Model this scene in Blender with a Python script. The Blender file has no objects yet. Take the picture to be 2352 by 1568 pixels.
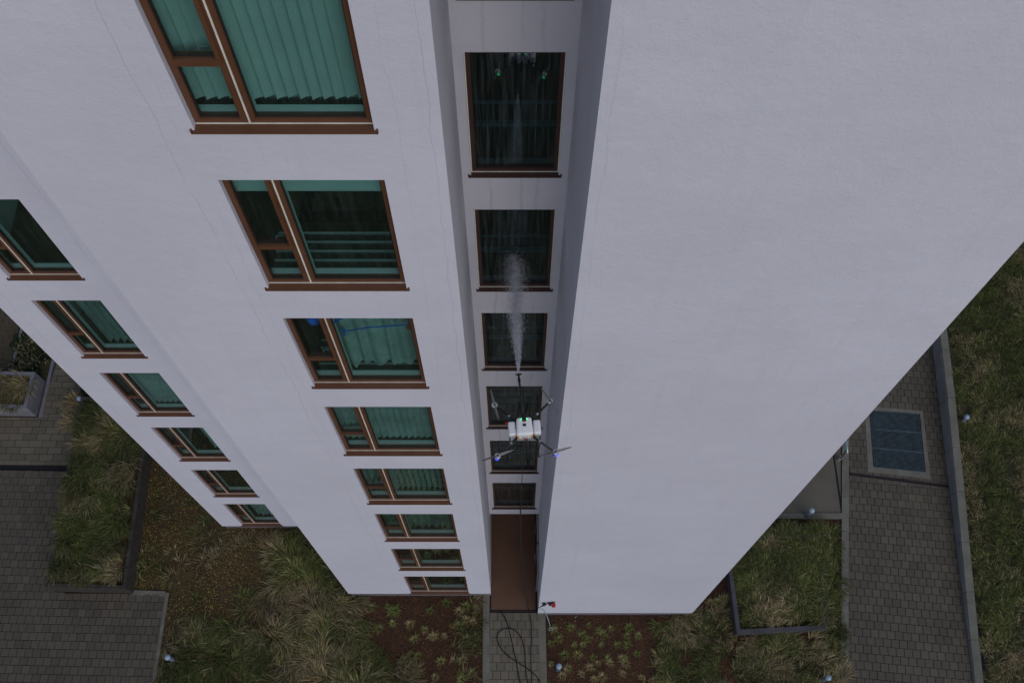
import bpy, bmesh, math, random
import numpy as np
from mathutils import Vector, Matrix
random.seed(7); RNG = np.random.default_rng(7)
scene = bpy.context.scene
col = scene.collection

# ------------------------------------------------------------------ camera
VW, VH = 2352.0, 1568.0            # measuring grid laid over the photograph
F = 2287.0                         # focal length in grid pixels (35 mm lens)
CX, CY = 1180.0, 784.0
VPY = 1082.0                       # nadir vanishing point below the centre
ALPHA = math.atan(VPY / F)
SA, CA = math.sin(ALPHA), math.cos(ALPHA)
CAMZ = 28.6
cam = bpy.data.cameras.new('camera'); camo = bpy.data.objects.new('camera', cam)
col.objects.link(camo); scene.camera = camo
cam.sensor_fit = 'HORIZONTAL'; cam.sensor_width = 36.0; cam.lens = 36.0 * F / VW
cam.shift_x = -(CX - VW / 2) / VW
cam.clip_start = 0.1; cam.clip_end = 600
camo.location = (0, 0, CAMZ); camo.rotation_euler = (ALPHA, 0, 0)

# ------------------------------------------------------------------ light
SUN_EL, SUN_AZ = math.radians(36), math.radians(157)     # azimuth clockwise from +Y
world = bpy.data.worlds.new('World'); scene.world = world; world.use_nodes = True
wn = world.node_tree.nodes; wl_ = world.node_tree.links
sky = wn.new('ShaderNodeTexSky'); sky.sky_type = 'NISHITA'; sky.sun_disc = False
sky.sun_elevation = SUN_EL; sky.sun_rotation = SUN_AZ
sky.air_density = 1.0; sky.dust_density = 0.6; sky.ozone_density = 1.0
wl_.new(sky.outputs[0], wn['Background'].inputs['Color'])
wn['Background'].inputs['Strength'].default_value = 0.09
sun = bpy.data.lights.new('sun', 'SUN'); suno = bpy.data.objects.new('sun', sun); col.objects.link(suno)
sun.energy = 1.35; sun.angle = math.radians(58); sun.color = (1.0, 0.945, 0.90)
sd = Vector((math.sin(SUN_AZ) * math.cos(SUN_EL), math.cos(SUN_AZ) * math.cos(SUN_EL), math.sin(SUN_EL)))
suno.rotation_euler = sd.to_track_quat('Z', 'Y').to_euler(); suno.location = (0, -20, 50)
vs = scene.view_settings
vs.view_transform = 'Standard'; vs.look = 'None'; vs.gamma = 1.0; vs.use_curve_mapping = False
vs.exposure = -0.43

# ------------------------------------------------------------------ pixel -> place
def ray(px, py):
    u, v = px - CX, py - CY
    return Vector((u, F * SA - v * CA, -(F * CA + v * SA)))
def G(px, py, z=0.0):                         # on a level surface at height z
    r = ray(px, py); t = (z - CAMZ) / r.z
    return Vector((r.x * t, r.y * t, z))
def P(px, py, Y):                             # on a wall plane facing the camera
    r = ray(px, py); t = Y / r.y
    return Vector((r.x * t, Y, CAMZ + r.z * t))
def GP(pts, z=0.0):
    return [(p.x, p.y) for p in (G(a, b, z) for a, b in pts)]

# ------------------------------------------------------------------ object helpers
def mw(o):
    m = o.matrix_basis.copy()
    if o.parent: m = mw(o.parent) @ o.matrix_parent_inverse @ m
    return m
def adopt(o, parent):
    o.parent = parent; o.matrix_parent_inverse = mw(parent).inverted()
def tag(o, label=None, cat=None, group=None, kind=None):
    if label: o['label'] = label
    if cat: o['category'] = cat
    if group: o['group'] = group
    if kind: o['kind'] = kind
    return o
def thing(name, label, cat, loc, group=None):
    o = bpy.data.objects.new(name, None); col.objects.link(o); o.location = loc
    o.empty_display_size = 0.1
    return tag(o, label, cat, group)
def link(name, me, parent=None):
    o = bpy.data.objects.new(name, me); col.objects.link(o)
    if parent is not None: adopt(o, parent)
    return o
def dup(o, parent=None):
    c = o.copy(); col.objects.link(c)
    if parent is not None: c.parent = parent
    for ch in list(o.children): dup(ch, c)
    return c

class MB:
    def __init__(s): s.v = []; s.f = []; s.m = []; s.mi = 0
    def quad(s, a, b, c, d):
        n = len(s.v); s.v += [tuple(a), tuple(b), tuple(c), tuple(d)]; s.f.append((n, n+1, n+2, n+3)); s.m.append(s.mi)
        return s
    def box(s, x0, x1, y0, y1, z0, z1):
        n = len(s.v)
        s.v += [(x0,y0,z0),(x1,y0,z0),(x1,y1,z0),(x0,y1,z0),(x0,y0,z1),(x1,y0,z1),(x1,y1,z1),(x0,y1,z1)]
        for q in ((3,2,1,0),(4,5,6,7),(0,1,5,4),(1,2,6,5),(2,3,7,6),(3,0,4,7)):
            s.f.append(tuple(n+i for i in q)); s.m.append(s.mi)
        return s
    def prism(s, poly, z0, z1):
        a = sum(poly[i][0]*poly[(i+1)%len(poly)][1]-poly[(i+1)%len(poly)][0]*poly[i][1] for i in range(len(poly)))
        if a < 0: poly = list(reversed(poly))
        n = len(s.v); k = len(poly)
        s.v += [(p[0],p[1],z0) for p in poly] + [(p[0],p[1],z1) for p in poly]
        s.f.append(tuple(n+k+i for i in range(k))); s.m.append(s.mi)
        s.f.append(tuple(n+k-1-i for i in range(k))); s.m.append(s.mi)
        for i in range(k):
            j = (i+1) % k; s.f.append((n+i, n+j, n+k+j, n+k+i)); s.m.append(s.mi)
        return s
    def tube(s, pts, r, seg=8, cap=True):
        pts = [Vector(p) for p in pts]; n0 = len(s.v); N = len(pts)
        up = Vector((0,0,1))
        for i, p in enumerate(pts):
            d = (pts[min(i+1,N-1)] - pts[max(i-1,0)]).normalized()
            a = d.cross(up)
            if a.length < 1e-3: a = d.cross(Vector((1,0,0)))
            a.normalize(); b = a.cross(d)
            rr = r[i] if isinstance(r, (list,tuple)) else r
            for k in range(seg):
                t = 2*math.pi*k/seg; s.v.append(tuple(p + a*math.cos(t)*rr + b*math.sin(t)*rr))
        for i in range(N-1):
            for k in range(seg):
                q = (k+1) % seg
                s.f.append((n0+i*seg+k, n0+(i+1)*seg+k, n0+(i+1)*seg+q, n0+i*seg+q)); s.m.append(s.mi)
        if cap:
            s.f.append(tuple(n0+k for k in range(seg))); s.m.append(s.mi)
            s.f.append(tuple(n0+(N-1)*seg+seg-1-k for k in range(seg))); s.m.append(s.mi)
        return s
    def lathe(s, c, prof, seg=16):
        n0 = len(s.v); N = len(prof)
        for r, z in prof:
            for k in range(seg):
                t = 2*math.pi*k/seg; s.v.append((c[0]+r*math.cos(t), c[1]+r*math.sin(t), c[2]+z))
        for i in range(N-1):
            for k in range(seg):
                q = (k+1) % seg
                s.f.append((n0+i*seg+k, n0+i*seg+q, n0+(i+1)*seg+q, n0+(i+1)*seg+k)); s.m.append(s.mi)
        s.f.append(tuple(n0+seg-1-k for k in range(seg))); s.m.append(s.mi)
        s.f.append(tuple(n0+(N-1)*seg+k for k in range(seg))); s.m.append(s.mi)
        return s
    def mesh(s, name, mats, smooth=False, bevel=0.0, segs=2):
        me = bpy.data.meshes.new(name); me.from_pydata(s.v, [], s.f)
        mats = mats if isinstance(mats, (list,tuple)) else [mats]
        for m in mats: me.materials.append(m)
        if len(mats) > 1: me.polygons.foreach_set('material_index', s.m)
        if bevel:
            bm = bmesh.new(); bm.from_mesh(me)
            bmesh.ops.bevel(bm, geom=bm.edges[:], offset=bevel, segments=segs, affect='EDGES', profile=0.6)
            bm.to_mesh(me); bm.free()
        if smooth: me.polygons.foreach_set('use_smooth', [True]*len(me.polygons))
        me.update(); return me
    def build(s, name, mats, parent=None, smooth=False, bevel=0.0, segs=2):
        return link(name, s.mesh(name, mats, smooth, bevel, segs), parent)

# ------------------------------------------------------------------ materials
def base_mat(name):
    m = bpy.data.materials.new(name); m.use_nodes = True
    nt = m.node_tree; return m, nt, nt.nodes['Principled BSDF']
def node(nt, t, **kw):
    n = nt.nodes.new(t)
    for k, v in kw.items(): setattr(n, k, v)
    return n
def mix_rgb(nt, fac, a, b, blend='MIX'):
    n = node(nt, 'ShaderNodeMix', data_type='RGBA', blend_type=blend)
    for sock, val in ((n.inputs[0], fac), (n.inputs[6], a), (n.inputs[7], b)):
        if hasattr(val, 'links'): nt.links.new(val, sock)
        else: sock.default_value = val if not isinstance(val, tuple) else (*val, 1)[:4]
    return n.outputs[2]
def math_n(nt, op, a, b=None, c=None):
    n = node(nt, 'ShaderNodeMath', operation=op)
    for i, v in enumerate((a, b, c)):
        if v is None: continue
        if hasattr(v, 'links'): nt.links.new(v, n.inputs[i])
        else: n.inputs[i].default_value = v
    return n.outputs[0]
def noise(nt, vec, scale, detail=4, rough=0.6):
    n = node(nt, 'ShaderNodeTexNoise'); n.inputs['Scale'].default_value = scale
    n.inputs['Detail'].default_value = detail; n.inputs['Roughness'].default_value = rough
    if vec is not None: nt.links.new(vec, n.inputs['Vector'])
    return n.outputs['Fac']
def ramp(nt, fac, p0, p1, c0=0.0, c1=1.0):
    n = node(nt, 'ShaderNodeMapRange'); n.inputs[1].default_value = p0; n.inputs[2].default_value = p1
    n.inputs[3].default_value = c0; n.inputs[4].default_value = c1
    nt.links.new(fac, n.inputs[0]); return n.outputs[0]
def bump(nt, bs, h, strength, dist=0.01):
    b = node(nt, 'ShaderNodeBump'); b.inputs['Strength'].default_value = strength; b.inputs['Distance'].default_value = dist
    nt.links.new(h, b.inputs['Height']); nt.links.new(b.outputs[0], bs.inputs['Normal'])

def simple(name, c, rough=0.6, metal=0.0, var=0.15, scale=6.0, bmp=0.0, bscale=60.0, emit=None, estr=0.0, alpha=1.0):
    m, nt, bs = base_mat(name)
    tc = node(nt, 'ShaderNodeTexCoord').outputs['Object']
    n = noise(nt, tc, scale)
    lo = tuple(x*(1-var) for x in c); hi = tuple(min(1, x*(1+var)) for x in c)
    nt.links.new(mix_rgb(nt, ramp(nt, n, .3, .7), lo, hi), bs.inputs['Base Color'])
    bs.inputs['Roughness'].default_value = rough; bs.inputs['Metallic'].default_value = metal
    if bmp: bump(nt, bs, noise(nt, tc, bscale, 6), bmp)
    if emit: bs.inputs['Emission Color'].default_value = (*emit, 1); bs.inputs['Emission Strength'].default_value = estr
    if alpha < 1: bs.inputs['Alpha'].default_value = alpha
    return m

def render_mat(name, c, lines=()):
    """painted trowelled render, with thin runnels of dirt"""
    m, nt, bs = base_mat(name)
    tc = node(nt, 'ShaderNodeTexCoord').outputs['Object']
    sx = node(nt, 'ShaderNodeSeparateXYZ'); nt.links.new(tc, sx.inputs[0])
    big = noise(nt, tc, 0.35, 5)
    colr = mix_rgb(nt, ramp(nt, big, .3, .7), tuple(x*.93 for x in c), tuple(min(1, x*1.03) for x in c))
    mp = node(nt, 'ShaderNodeMapping'); mp.inputs['Scale'].default_value = (5, 5, .22); nt.links.new(tc, mp.inputs[0])
    st = noise(nt, mp.outputs[0], 1.0, 5)
    colr = mix_rgb(nt, ramp(nt, st, .56, .82, 0, .35), colr, tuple(x*.78 for x in c))
    mpv = node(nt, 'ShaderNodeMapping'); mpv.inputs['Scale'].default_value = (1.1, 1.1, 2.6); nt.links.new(tc, mpv.inputs[0])
    colr = mix_rgb(nt, ramp(nt, noise(nt, mpv.outputs[0], 1.0, 7, .7), .42, .68, 0, .55), colr, tuple(x*.91 for x in c))
    vor = node(nt, 'ShaderNodeTexVoronoi'); vor.inputs['Scale'].default_value = .55
    wob = node(nt, 'ShaderNodeVectorMath', operation='ADD'); nv = node(nt, 'ShaderNodeTexNoise'); nv.inputs['Scale'].default_value = 1.4
    nt.links.new(tc, nv.inputs['Vector']); nt.links.new(tc, wob.inputs[0]); nt.links.new(nv.outputs['Color'], wob.inputs[1]); nt.links.new(wob.outputs[0], vor.inputs['Vector'])
    vs_ = node(nt, 'ShaderNodeSeparateColor'); nt.links.new(vor.outputs['Color'], vs_.inputs[0])
    colr = mix_rgb(nt, ramp(nt, vs_.outputs[0], 0, 1, 0, .32), colr, tuple(x*.88 for x in c))
    sp = noise(nt, tc, 9, 3)
    colr = mix_rgb(nt, ramp(nt, sp, .74, .80, 0, .35), colr, tuple(x*.6 for x in c))
    dirt = (c[0]*.42, c[1]*.41, c[2]*.40)
    for i, (x0, wid, amt, zt, zb) in enumerate(lines):
        cb = node(nt, 'ShaderNodeCombineXYZ'); cb.inputs[0].default_value = i*7.3
        nt.links.new(sx.outputs[2], cb.inputs[2])
        n1 = noise(nt, cb.outputs[0], .55, 6, .62)
        cx = math_n(nt, 'MULTIPLY_ADD', n1, .30, x0 - .15)
        d = math_n(nt, 'ABSOLUTE', math_n(nt, 'SUBTRACT', sx.outputs[0], cx))
        k = ramp(nt, d, 0.0, wid, 1.0, 0.0)
        cb2 = node(nt, 'ShaderNodeCombineXYZ'); cb2.inputs[0].default_value = i*3.1+40
        nt.links.new(sx.outputs[2], cb2.inputs[2])
        fade = ramp(nt, noise(nt, cb2.outputs[0], .5, 3), .36, .55)
        zf = math_n(nt, 'MULTIPLY', ramp(nt, sx.outputs[2], zb, zb+1.5), ramp(nt, sx.outputs[2], zt, zt+.3, 1, 0))
        k = math_n(nt, 'MULTIPLY', math_n(nt, 'MULTIPLY', k, fade), math_n(nt, 'MULTIPLY', zf, amt))
        colr = mix_rgb(nt, k, colr, dirt)
    nt.links.new(colr, bs.inputs['Base Color']); bs.inputs['Roughness'].default_value = .85
    h = math_n(nt, 'ADD', noise(nt, tc, 38, 5, .7), math_n(nt, 'MULTIPLY', noise(nt, tc, 5, 5, .65), 2.6))
    bump(nt, bs, h, .42, .010)
    return m

def paver_mat(name, c):
    m, nt, bs = base_mat(name)
    tc = node(nt, 'ShaderNodeTexCoord').outputs['Object']
    geo = node(nt, 'ShaderNodeNewGeometry'); oi = node(nt, 'ShaderNodeObjectInfo')
    r = math_n(nt, 'FRACT', math_n(nt, 'ADD', geo.outputs['Random Per Island'], oi.outputs['Random']))
    colr = mix_rgb(nt, r, tuple(x*.80 for x in c), tuple(x*1.2 for x in c))
    r2 = math_n(nt, 'FRACT', math_n(nt, 'MULTIPLY', r, 17.3))
    colr = mix_rgb(nt, math_n(nt, 'MULTIPLY', r2, .35), colr, (c[0]*.95, c[1]*.97, c[2]*1.12))
    pos = geo.outputs['Position']
    dirt = noise(nt, pos, .7, 5); colr = mix_rgb(nt, ramp(nt, dirt, .5, .75, 0, .5), colr, tuple(x*.55 for x in c))
    moss = noise(nt, pos, 1.6, 6); colr = mix_rgb(nt, ramp(nt, moss, .60, .78, 0, .35), colr, (.05, .055, .025))
    gr = noise(nt, pos, 60, 3); colr = mix_rgb(nt, ramp(nt, gr, .3, .7, 0, .35), colr, tuple(x*.7 for x in c))
    nt.links.new(colr, bs.inputs['Base Color']); bs.inputs['Roughness'].default_value = .8
    bump(nt, bs, noise(nt, pos, 80, 4), .3, .004)
    return m

def soil_mat(name, c1, c2, c3, s=1.2):
    m, nt, bs = base_mat(name)
    pos = node(nt, 'ShaderNodeNewGeometry').outputs['Position']
    colr = mix_rgb(nt, ramp(nt, noise(nt, pos, s, 6, .65), .35, .65), c1, c2)
    colr = mix_rgb(nt, ramp(nt, noise(nt, pos, 28, 4, .7), .52, .66), colr, c3)
    colr = mix_rgb(nt, ramp(nt, noise(nt, pos, 13, 5, .7), .5, .62, 0, .8), colr, tuple(x*.4 for x in c1))
    nt.links.new(colr, bs.inputs['Base Color']); bs.inputs['Roughness'].default_value = .95
    bump(nt, bs, noise(nt, pos, 22, 6, .7), .9, .05)
    return m

def blade_mat(name):
    m, nt, bs = base_mat(name)
    at = node(nt, 'ShaderNodeAttribute', attribute_name='tint')
    nt.links.new(at.outputs['Color'], bs.inputs['Base Color'])
    bs.inputs['Roughness'].default_value = .7
    tr = node(nt, 'ShaderNodeBsdfTranslucent'); nt.links.new(at.outputs['Color'], tr.inputs[0])
    mx = node(nt, 'ShaderNodeMixShader'); mx.inputs[0].default_value = .2
    nt.links.new(bs.outputs[0], mx.inputs[1]); nt.links.new(tr.outputs[0], mx.inputs[2])
    nt.links.new(mx.outputs[0], nt.nodes['Material Output'].inputs['Surface'])
    return m

def glass_mat(name, tint, r0=.07, dirt=.06):
    m = bpy.data.materials.new(name); m.use_nodes = True; nt = m.node_tree
    nt.nodes.remove(nt.nodes['Principled BSDF'])
    tc = node(nt, 'ShaderNodeTexCoord').outputs['Object']
    lw = node(nt, 'ShaderNodeLayerWeight'); lw.inputs[0].default_value = .5
    fr = math_n(nt, 'MULTIPLY_ADD', math_n(nt, 'POWER', lw.outputs['Facing'], 5.0), .90, r0)
    tr = node(nt, 'ShaderNodeBsdfTransparent'); tr.inputs[0].default_value = (*tint, 1)
    gl = node(nt, 'ShaderNodeBsdfGlossy'); gl.inputs['Roughness'].default_value = 0.01
    gl.inputs['Color'].default_value = (.92, 1, .99, 1)
    bmpn = node(nt, 'ShaderNodeBump'); bmpn.inputs['Strength'].default_value = .02; bmpn.inputs['Distance'].default_value = .02
    nt.links.new(noise(nt, tc, 1.3, 2), bmpn.inputs['Height']); nt.links.new(bmpn.outputs[0], gl.inputs['Normal'])
    mx = node(nt, 'ShaderNodeMixShader'); nt.links.new(fr, mx.inputs[0])
    nt.links.new(tr.outputs[0], mx.inputs[1]); nt.links.new(gl.outputs[0], mx.inputs[2])
    df = node(nt, 'ShaderNodeBsdfDiffuse'); df.inputs[0].default_value = (.5, .55, .55, 1)
    mp = node(nt, 'ShaderNodeMapping'); mp.inputs['Scale'].default_value = (22, 22, 1.2); nt.links.new(tc, mp.inputs[0])
    stn = ramp(nt, noise(nt, mp.outputs[0], 1.0, 6, .7), .45, .8, .0, dirt)
    m2 = node(nt, 'ShaderNodeMixShader'); nt.links.new(stn, m2.inputs[0])
    nt.links.new(mx.outputs[0], m2.inputs[1]); nt.links.new(df.outputs[0], m2.inputs[2])
    nt.links.new(m2.outputs[0], nt.nodes['Material Output'].inputs['Surface'])
    return m

WHITE = (.745, .742, .865)
LL = [(-3.18,.007,.46,30,.4), (-3.02,.005,.30,30,.4), (-2.35,.005,.36,21.2,17), (-2.1,.005,.3,21.2,16), (-1.05,.005,.28,30,6),
      (-.74,.007,.40,30,.4)]
M = dict(
    wall_left=render_mat('white_render_left', WHITE, LL),
    wall_right=render_mat('white_render_right', WHITE, [(.78,.010,.2,30,3)]),
    wall_wing=render_mat('white_render_wing', WHITE, [(-8.2,.009,.42,30,.4),(-6.35,.009,.38,30,.4)]),
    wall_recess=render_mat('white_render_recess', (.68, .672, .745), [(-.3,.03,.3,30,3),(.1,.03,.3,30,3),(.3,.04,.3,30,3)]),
    plinth=simple('plinth_render', (.16, .15, .17), .8, bmp=.3),
    frame=simple('brown_aluminium', (.135, .057, .030), .42, .0, .12, 3, .04, 90),
    frame_dark=simple('dark_brown_aluminium', (.062, .030, .023), .45, .0, .15, 3, .04, 90),
    gasket=simple('white_gasket', (.80, .78, .70), .5),
    rubber=simple('black_gasket', (.015, .015, .015), .6),
    glass=glass_mat('teal_window_glass', (.74, .905, .905), .085, .03),
    glass_dark=glass_mat('stair_window_glass', (.56, .68, .74), .085, .11),
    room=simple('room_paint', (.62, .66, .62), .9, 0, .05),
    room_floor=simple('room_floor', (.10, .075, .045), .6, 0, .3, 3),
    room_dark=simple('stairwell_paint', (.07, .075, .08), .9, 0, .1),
    blind=simple('blind_fabric', (.46, .50, .47), .85, 0, .06, 3, .1, 120),
    curtain=simple('sheer_curtain', (.34, .38, .35), .9, 0, .2, 4, .2, 80),
    curtain_dark=simple('dark_curtain', (.16, .19, .15), .9, 0, .3, 3, .2, 80),
    curtain_green=simple('green_curtain', (.33, .35, .33), .9, 0, .25, 3, .2, 80),
    radiator=simple('radiator_metal', (.10, .105, .10), .5, .2, .2, 8),
    rad_pipe=simple('radiator_pipe', (.5, .52, .5), .4, .3),
    rug=simple('patterned_rug', (.09, .08, .06), .95, 0, .8, 5),
    blue=simple('blue_plastic', (.02, .13, .55), .35),
    red=simple('red_plastic', (.45, .02, .02), .4),
    redbrown=simple('terracotta_plastic', (.35, .08, .04), .5),
    dark_cloth=simple('dark_cloth', (.02, .022, .022), .9),
    cushion=simple('pale_cushion', (.5, .6, .58), .9),
    rail=simple('stair_rail_metal', (.20, .27, .28), .4, .2),
    door_glass=simple('door_dark_glass', (.03, .04, .042), .12),
    door_frame=simple('grey_door_frame', (.32, .33, .34), .4, .2),
    mat_floor=None,
    paver=paver_mat('concrete_paver', (.120, .100, .074)),
    paver_path=paver_mat('entrance_paver', (.178, .154, .114)),  # lighter than the court pavers: lens vignette's bright middle put into the colour
    paver_right=paver_mat('footpath_paver', (.132, .111, .081)),
    paver_w=paver_mat('concrete_paver_wide', (.168, .143, .102)),
    joint=soil_mat('paving_joint', (.025, .022, .018), (.035, .03, .022), (.02, .02, .018)),
    kerb=simple('concrete_kerb', (.19, .18, .148), .85, 0, .22, 2.2, .3, 40),
    slab=simple('smooth_concrete', (.140, .126, .098), .8, 0, .2, .8, .2, 30),
    wall_stone=simple('grey_cast_concrete', (.22, .225, .235), .8, 0, .2, 1.5, .25, 30),
    timber=simple('weathered_dark_timber', (.050, .043, .037), .8, 0, .4, 5, .4, 30),
    steel_grey=simple('lavender_grey_steel', (.22, .215, .25), .55, .1, .2, 2, .15, 40),
    steel_dark=simple('dark_planter_steel', (.085, .080, .092), .55, .1, .3, 2, .15, 40),
    soil=soil_mat('garden_soil', (.060, .042, .018), (.09, .058, .022), (.18, .12, .035)),
    mulch=soil_mat('red_bark_mulch', (.060, .024, .012), (.085, .036, .016), (.14, .07, .03), 1.6),
    gravel=soil_mat('brown_gravel', (.10, .075, .045), (.13, .10, .06), (.17, .13, .08), .8),
    meadow=soil_mat('rough_meadow', (.045, .055, .020), (.075, .065, .032), (.12, .10, .05), .9),
    blade=blade_mat('grass_blade'),
    grate=simple('galvanised_grating', (.085, .115, .135), .5, .2, .3, 6),
    pit=simple('shaft_dark', (.012, .012, .013), .9),
    drain=simple('slot_drain', (.03, .022, .024), .7, .2, .4, 20),
    globe=simple('opal_lamp_dome', (.36, .46, .58), .25, 0, .05),
    post=simple('lamp_post_metal', (.11, .13, .17), .4, .3),
    hose=simple('black_hose', (.012, .012, .013), .5),
    cable=simple('pale_cable', (.36, .44, .48), .5),
    chrome=simple('bright_rail', (.42, .66, .74), .25, .4),
    d_white=simple('drone_white_shell', (.86, .86, .90), .28, 0, .03),
    d_grey=simple('drone_grey_panel', (.50, .50, .54), .35),
    d_black=simple('carbon_black', (.014, .014, .016), .38),
    d_silver=simple('motor_silver', (.62, .62, .64), .28, .7),
    d_prop=simple('propeller_grey', (.16, .16, .17), .45),
    d_green=simple('green_led', (.02, .5, .08), .4, emit=(.02, 1, .25), estr=5),
    d_blue=simple('blue_led', (.02, .04, .6), .4, emit=(.05, .08, 1), estr=3),
    d_orange=simple('orange_tag', (.8, .30, .02), .5),
)
def coir():
    m, nt, bs = base_mat('coir_matting')
    pos = node(nt, 'ShaderNodeNewGeometry').outputs['Position']
    c = mix_rgb(nt, ramp(nt, noise(nt, pos, 90, 3, .7), .3, .7), (.105, .055, .036), (.22, .118, .076))
    c = mix_rgb(nt, ramp(nt, noise(nt, pos, 1.1, 4), .45, .75, 0, .5), c, (.085, .042, .026))
    nt.links.new(c, bs.inputs['Base Color']); bs.inputs['Roughness'].default_value = .95
    bump(nt, bs, noise(nt, pos, 120, 3), .6, .01); return m
M['mat_floor'] = coir()

# ================================================================== GROUND
def sheet(name, poly, z, mat, thick=.05, kind='structure'):
    o = MB().prism(poly, z - thick, z).build(name, mat); o['kind'] = kind; return o
g = MB().quad((-160,-160,0),(160,-160,0),(160,200,0),(-160,200,0)).build('ground', M['meadow']); g['kind'] = 'structure'

# ================================================================== BUILDING
YL, YR, YW, YS = 5.55, 5.02, 7.50, 7.14      # planes: left block, right block, left wing, stair recess
STO, TOP = 2.985, 34.0
def sill_z(k): return .38 + STO * (8 - k)
FLOOR = ['ground', 'first', 'second', 'third', 'fourth', 'fifth', 'sixth', 'seventh']
bld = thing('apartment_building', 'tall white rendered apartment building with brown framed windows and a narrow stair recess', 'building', (-1.5, 8, 0))

def wall_holes(mb, x0, x1, z0, z1, Y, holes, rev):
    xs = sorted({x0, x1, *[h[0] for h in holes], *[h[1] for h in holes]})
    zs = sorted({z0, z1, *[h[2] for h in holes], *[h[3] for h in holes]})
    for i in range(len(xs)-1):
        for j in range(len(zs)-1):
            xm, zm = (xs[i]+xs[i+1])/2, (zs[j]+zs[j+1])/2
            if any(h[0] < xm < h[1] and h[2] < zm < h[3] for h in holes): continue
            mb.quad((xs[i],Y,zs[j]), (xs[i+1],Y,zs[j]), (xs[i+1],Y,zs[j+1]), (xs[i],Y,zs[j+1]))
    for a, b, c, d in holes:
        mb.quad((a,Y,c),(a,Y,d),(a,Y+rev,d),(a,Y+rev,c)); mb.quad((b,Y,d),(b,Y,c),(b,Y+rev,c),(b,Y+rev,d))
        mb.quad((a,Y,d),(b,Y,d),(b,Y+rev,d),(a,Y+rev,d)); mb.quad((b,Y,c),(a,Y,c),(a,Y+rev,c),(b,Y+rev,c))

WH = 2.24                                     # sill underside to lintel
REV = .125
LX0, LX1 = -2.872, -1.255
WX0, WX1 = -7.83, -6.70
SX0, SX1 = -.528, .556
holesL = [(LX0, LX1, sill_z(k)+.03, sill_z(k)+WH) for k in range(1, 9)]
wing_z = lambda k: .30 + 2.94*(8-k)
holesW = [(WX0, WX1, wing_z(k)+.03, wing_z(k)+WH) for k in range(2, 9)]
holesS = [(SX0, SX1, sill_z(k)+.03, sill_z(k)+WH) for k in range(1, 8)]
BX0, BX1 = -4.63, -.64                        # left block
RX0, RX1 = .67, 4.96                          # right block
AX0 = -8.44                                   # wing end
BACK = 26.0
WB = .36
mb = MB(); wall_holes(mb, BX0, BX1, WB, TOP, YL, holesL, REV)
mb.quad((BX0,BACK,WB),(BX0,YL,WB),(BX0,YL,TOP),(BX0,BACK,TOP))
mb.quad((BX0,YL,WB),(BX0,BACK,WB),(BX1,BACK,WB),(BX1,YL,WB))
mb.quad((BX0,YL,TOP),(BX1,YL,TOP),(BX1,BACK,TOP),(BX0,BACK,TOP))
mb.build('wall', M['wall_left'], bld)
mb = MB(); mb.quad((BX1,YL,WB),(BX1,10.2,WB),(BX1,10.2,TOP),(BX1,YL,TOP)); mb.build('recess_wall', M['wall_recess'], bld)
mb = MB()
mb.quad((RX0,YR,WB),(RX1,YR,WB),(RX1,YR,TOP),(RX0,YR,TOP))
mb.quad((RX1,YR,WB),(RX1,BACK,WB),(RX1,BACK,TOP),(RX1,YR,TOP))
mb.quad((RX0,YR,TOP),(RX1,YR,TOP),(RX1,BACK,TOP),(RX0,BACK,TOP)); mb.quad((RX0,YR,WB),(RX0,BACK,WB),(RX1,BACK,WB),(RX1,YR,WB))
mb.build('wall', M['wall_right'], bld)
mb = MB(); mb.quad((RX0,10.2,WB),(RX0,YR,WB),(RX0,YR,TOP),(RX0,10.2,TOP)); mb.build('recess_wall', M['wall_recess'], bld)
mb = MB(); wall_holes(mb, AX0, BX0, .26, TOP, YW, holesW, REV)
mb.quad((AX0,BACK,.26),(AX0,YW,.26),(AX0,YW,TOP),(AX0,BACK,TOP)); mb.quad((AX0,YW,TOP),(BX0,YW,TOP),(BX0,BACK,TOP),(AX0,BACK,TOP))
mb.quad((AX0,YW,.26),(AX0,BACK,.26),(BX0,BACK,.26),(BX0,YW,.26))
mb.build('wall', M['wall_wing'], bld)
SB = 2.86                                     # underside of the recess back wall: entrance below
mb = MB(); wall_holes(mb, BX1, RX0, SB, TOP, YS, holesS, .10)
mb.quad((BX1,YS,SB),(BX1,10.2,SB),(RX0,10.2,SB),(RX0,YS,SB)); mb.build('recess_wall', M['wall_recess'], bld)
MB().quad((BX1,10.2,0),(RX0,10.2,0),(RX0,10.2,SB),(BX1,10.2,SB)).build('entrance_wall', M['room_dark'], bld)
# plinths, set back below the render
MB().box(BX0+.06, BX1-.0, YL+.012, BACK, -.05, WB).build('plinth', M['plinth'], bld)
MB().box(RX0+.0, RX1-.06, YR+.012, BACK, -.05, WB).build('plinth', M['plinth'], bld)
MB().box(AX0+.06, BX0+.06, YW+.012, BACK, -.05, .26).build('plinth', M['plinth'], bld)
# entrance door in the side of the recess
d = MB()
for a, b in ((5.75, 6.45), (6.5, 7.3)):
    d.box(RX0-.045, RX0-.012, a, b, .06, 2.35)
d = d.build('entrance_door', M['door_glass'], bld)
f = MB().box(RX0-.05, RX0-.004, 5.68, 5.75, .03, 2.42).box(RX0-.05, RX0-.004, 6.45, 6.50, .03, 2.42).box(RX0-.05, RX0-.004, 7.3, 7.37, .03, 2.42).box(RX0-.05, RX0-.004, 5.75, 7.3, 2.355, 2.42)
f.build('door_frame', M['door_frame'], d)
MB().tube([(RX0-.09, 6.38, .9), (RX0-.09, 6.38, 1.5)], .014).build('door_handle', M['rail'], d)

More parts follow.
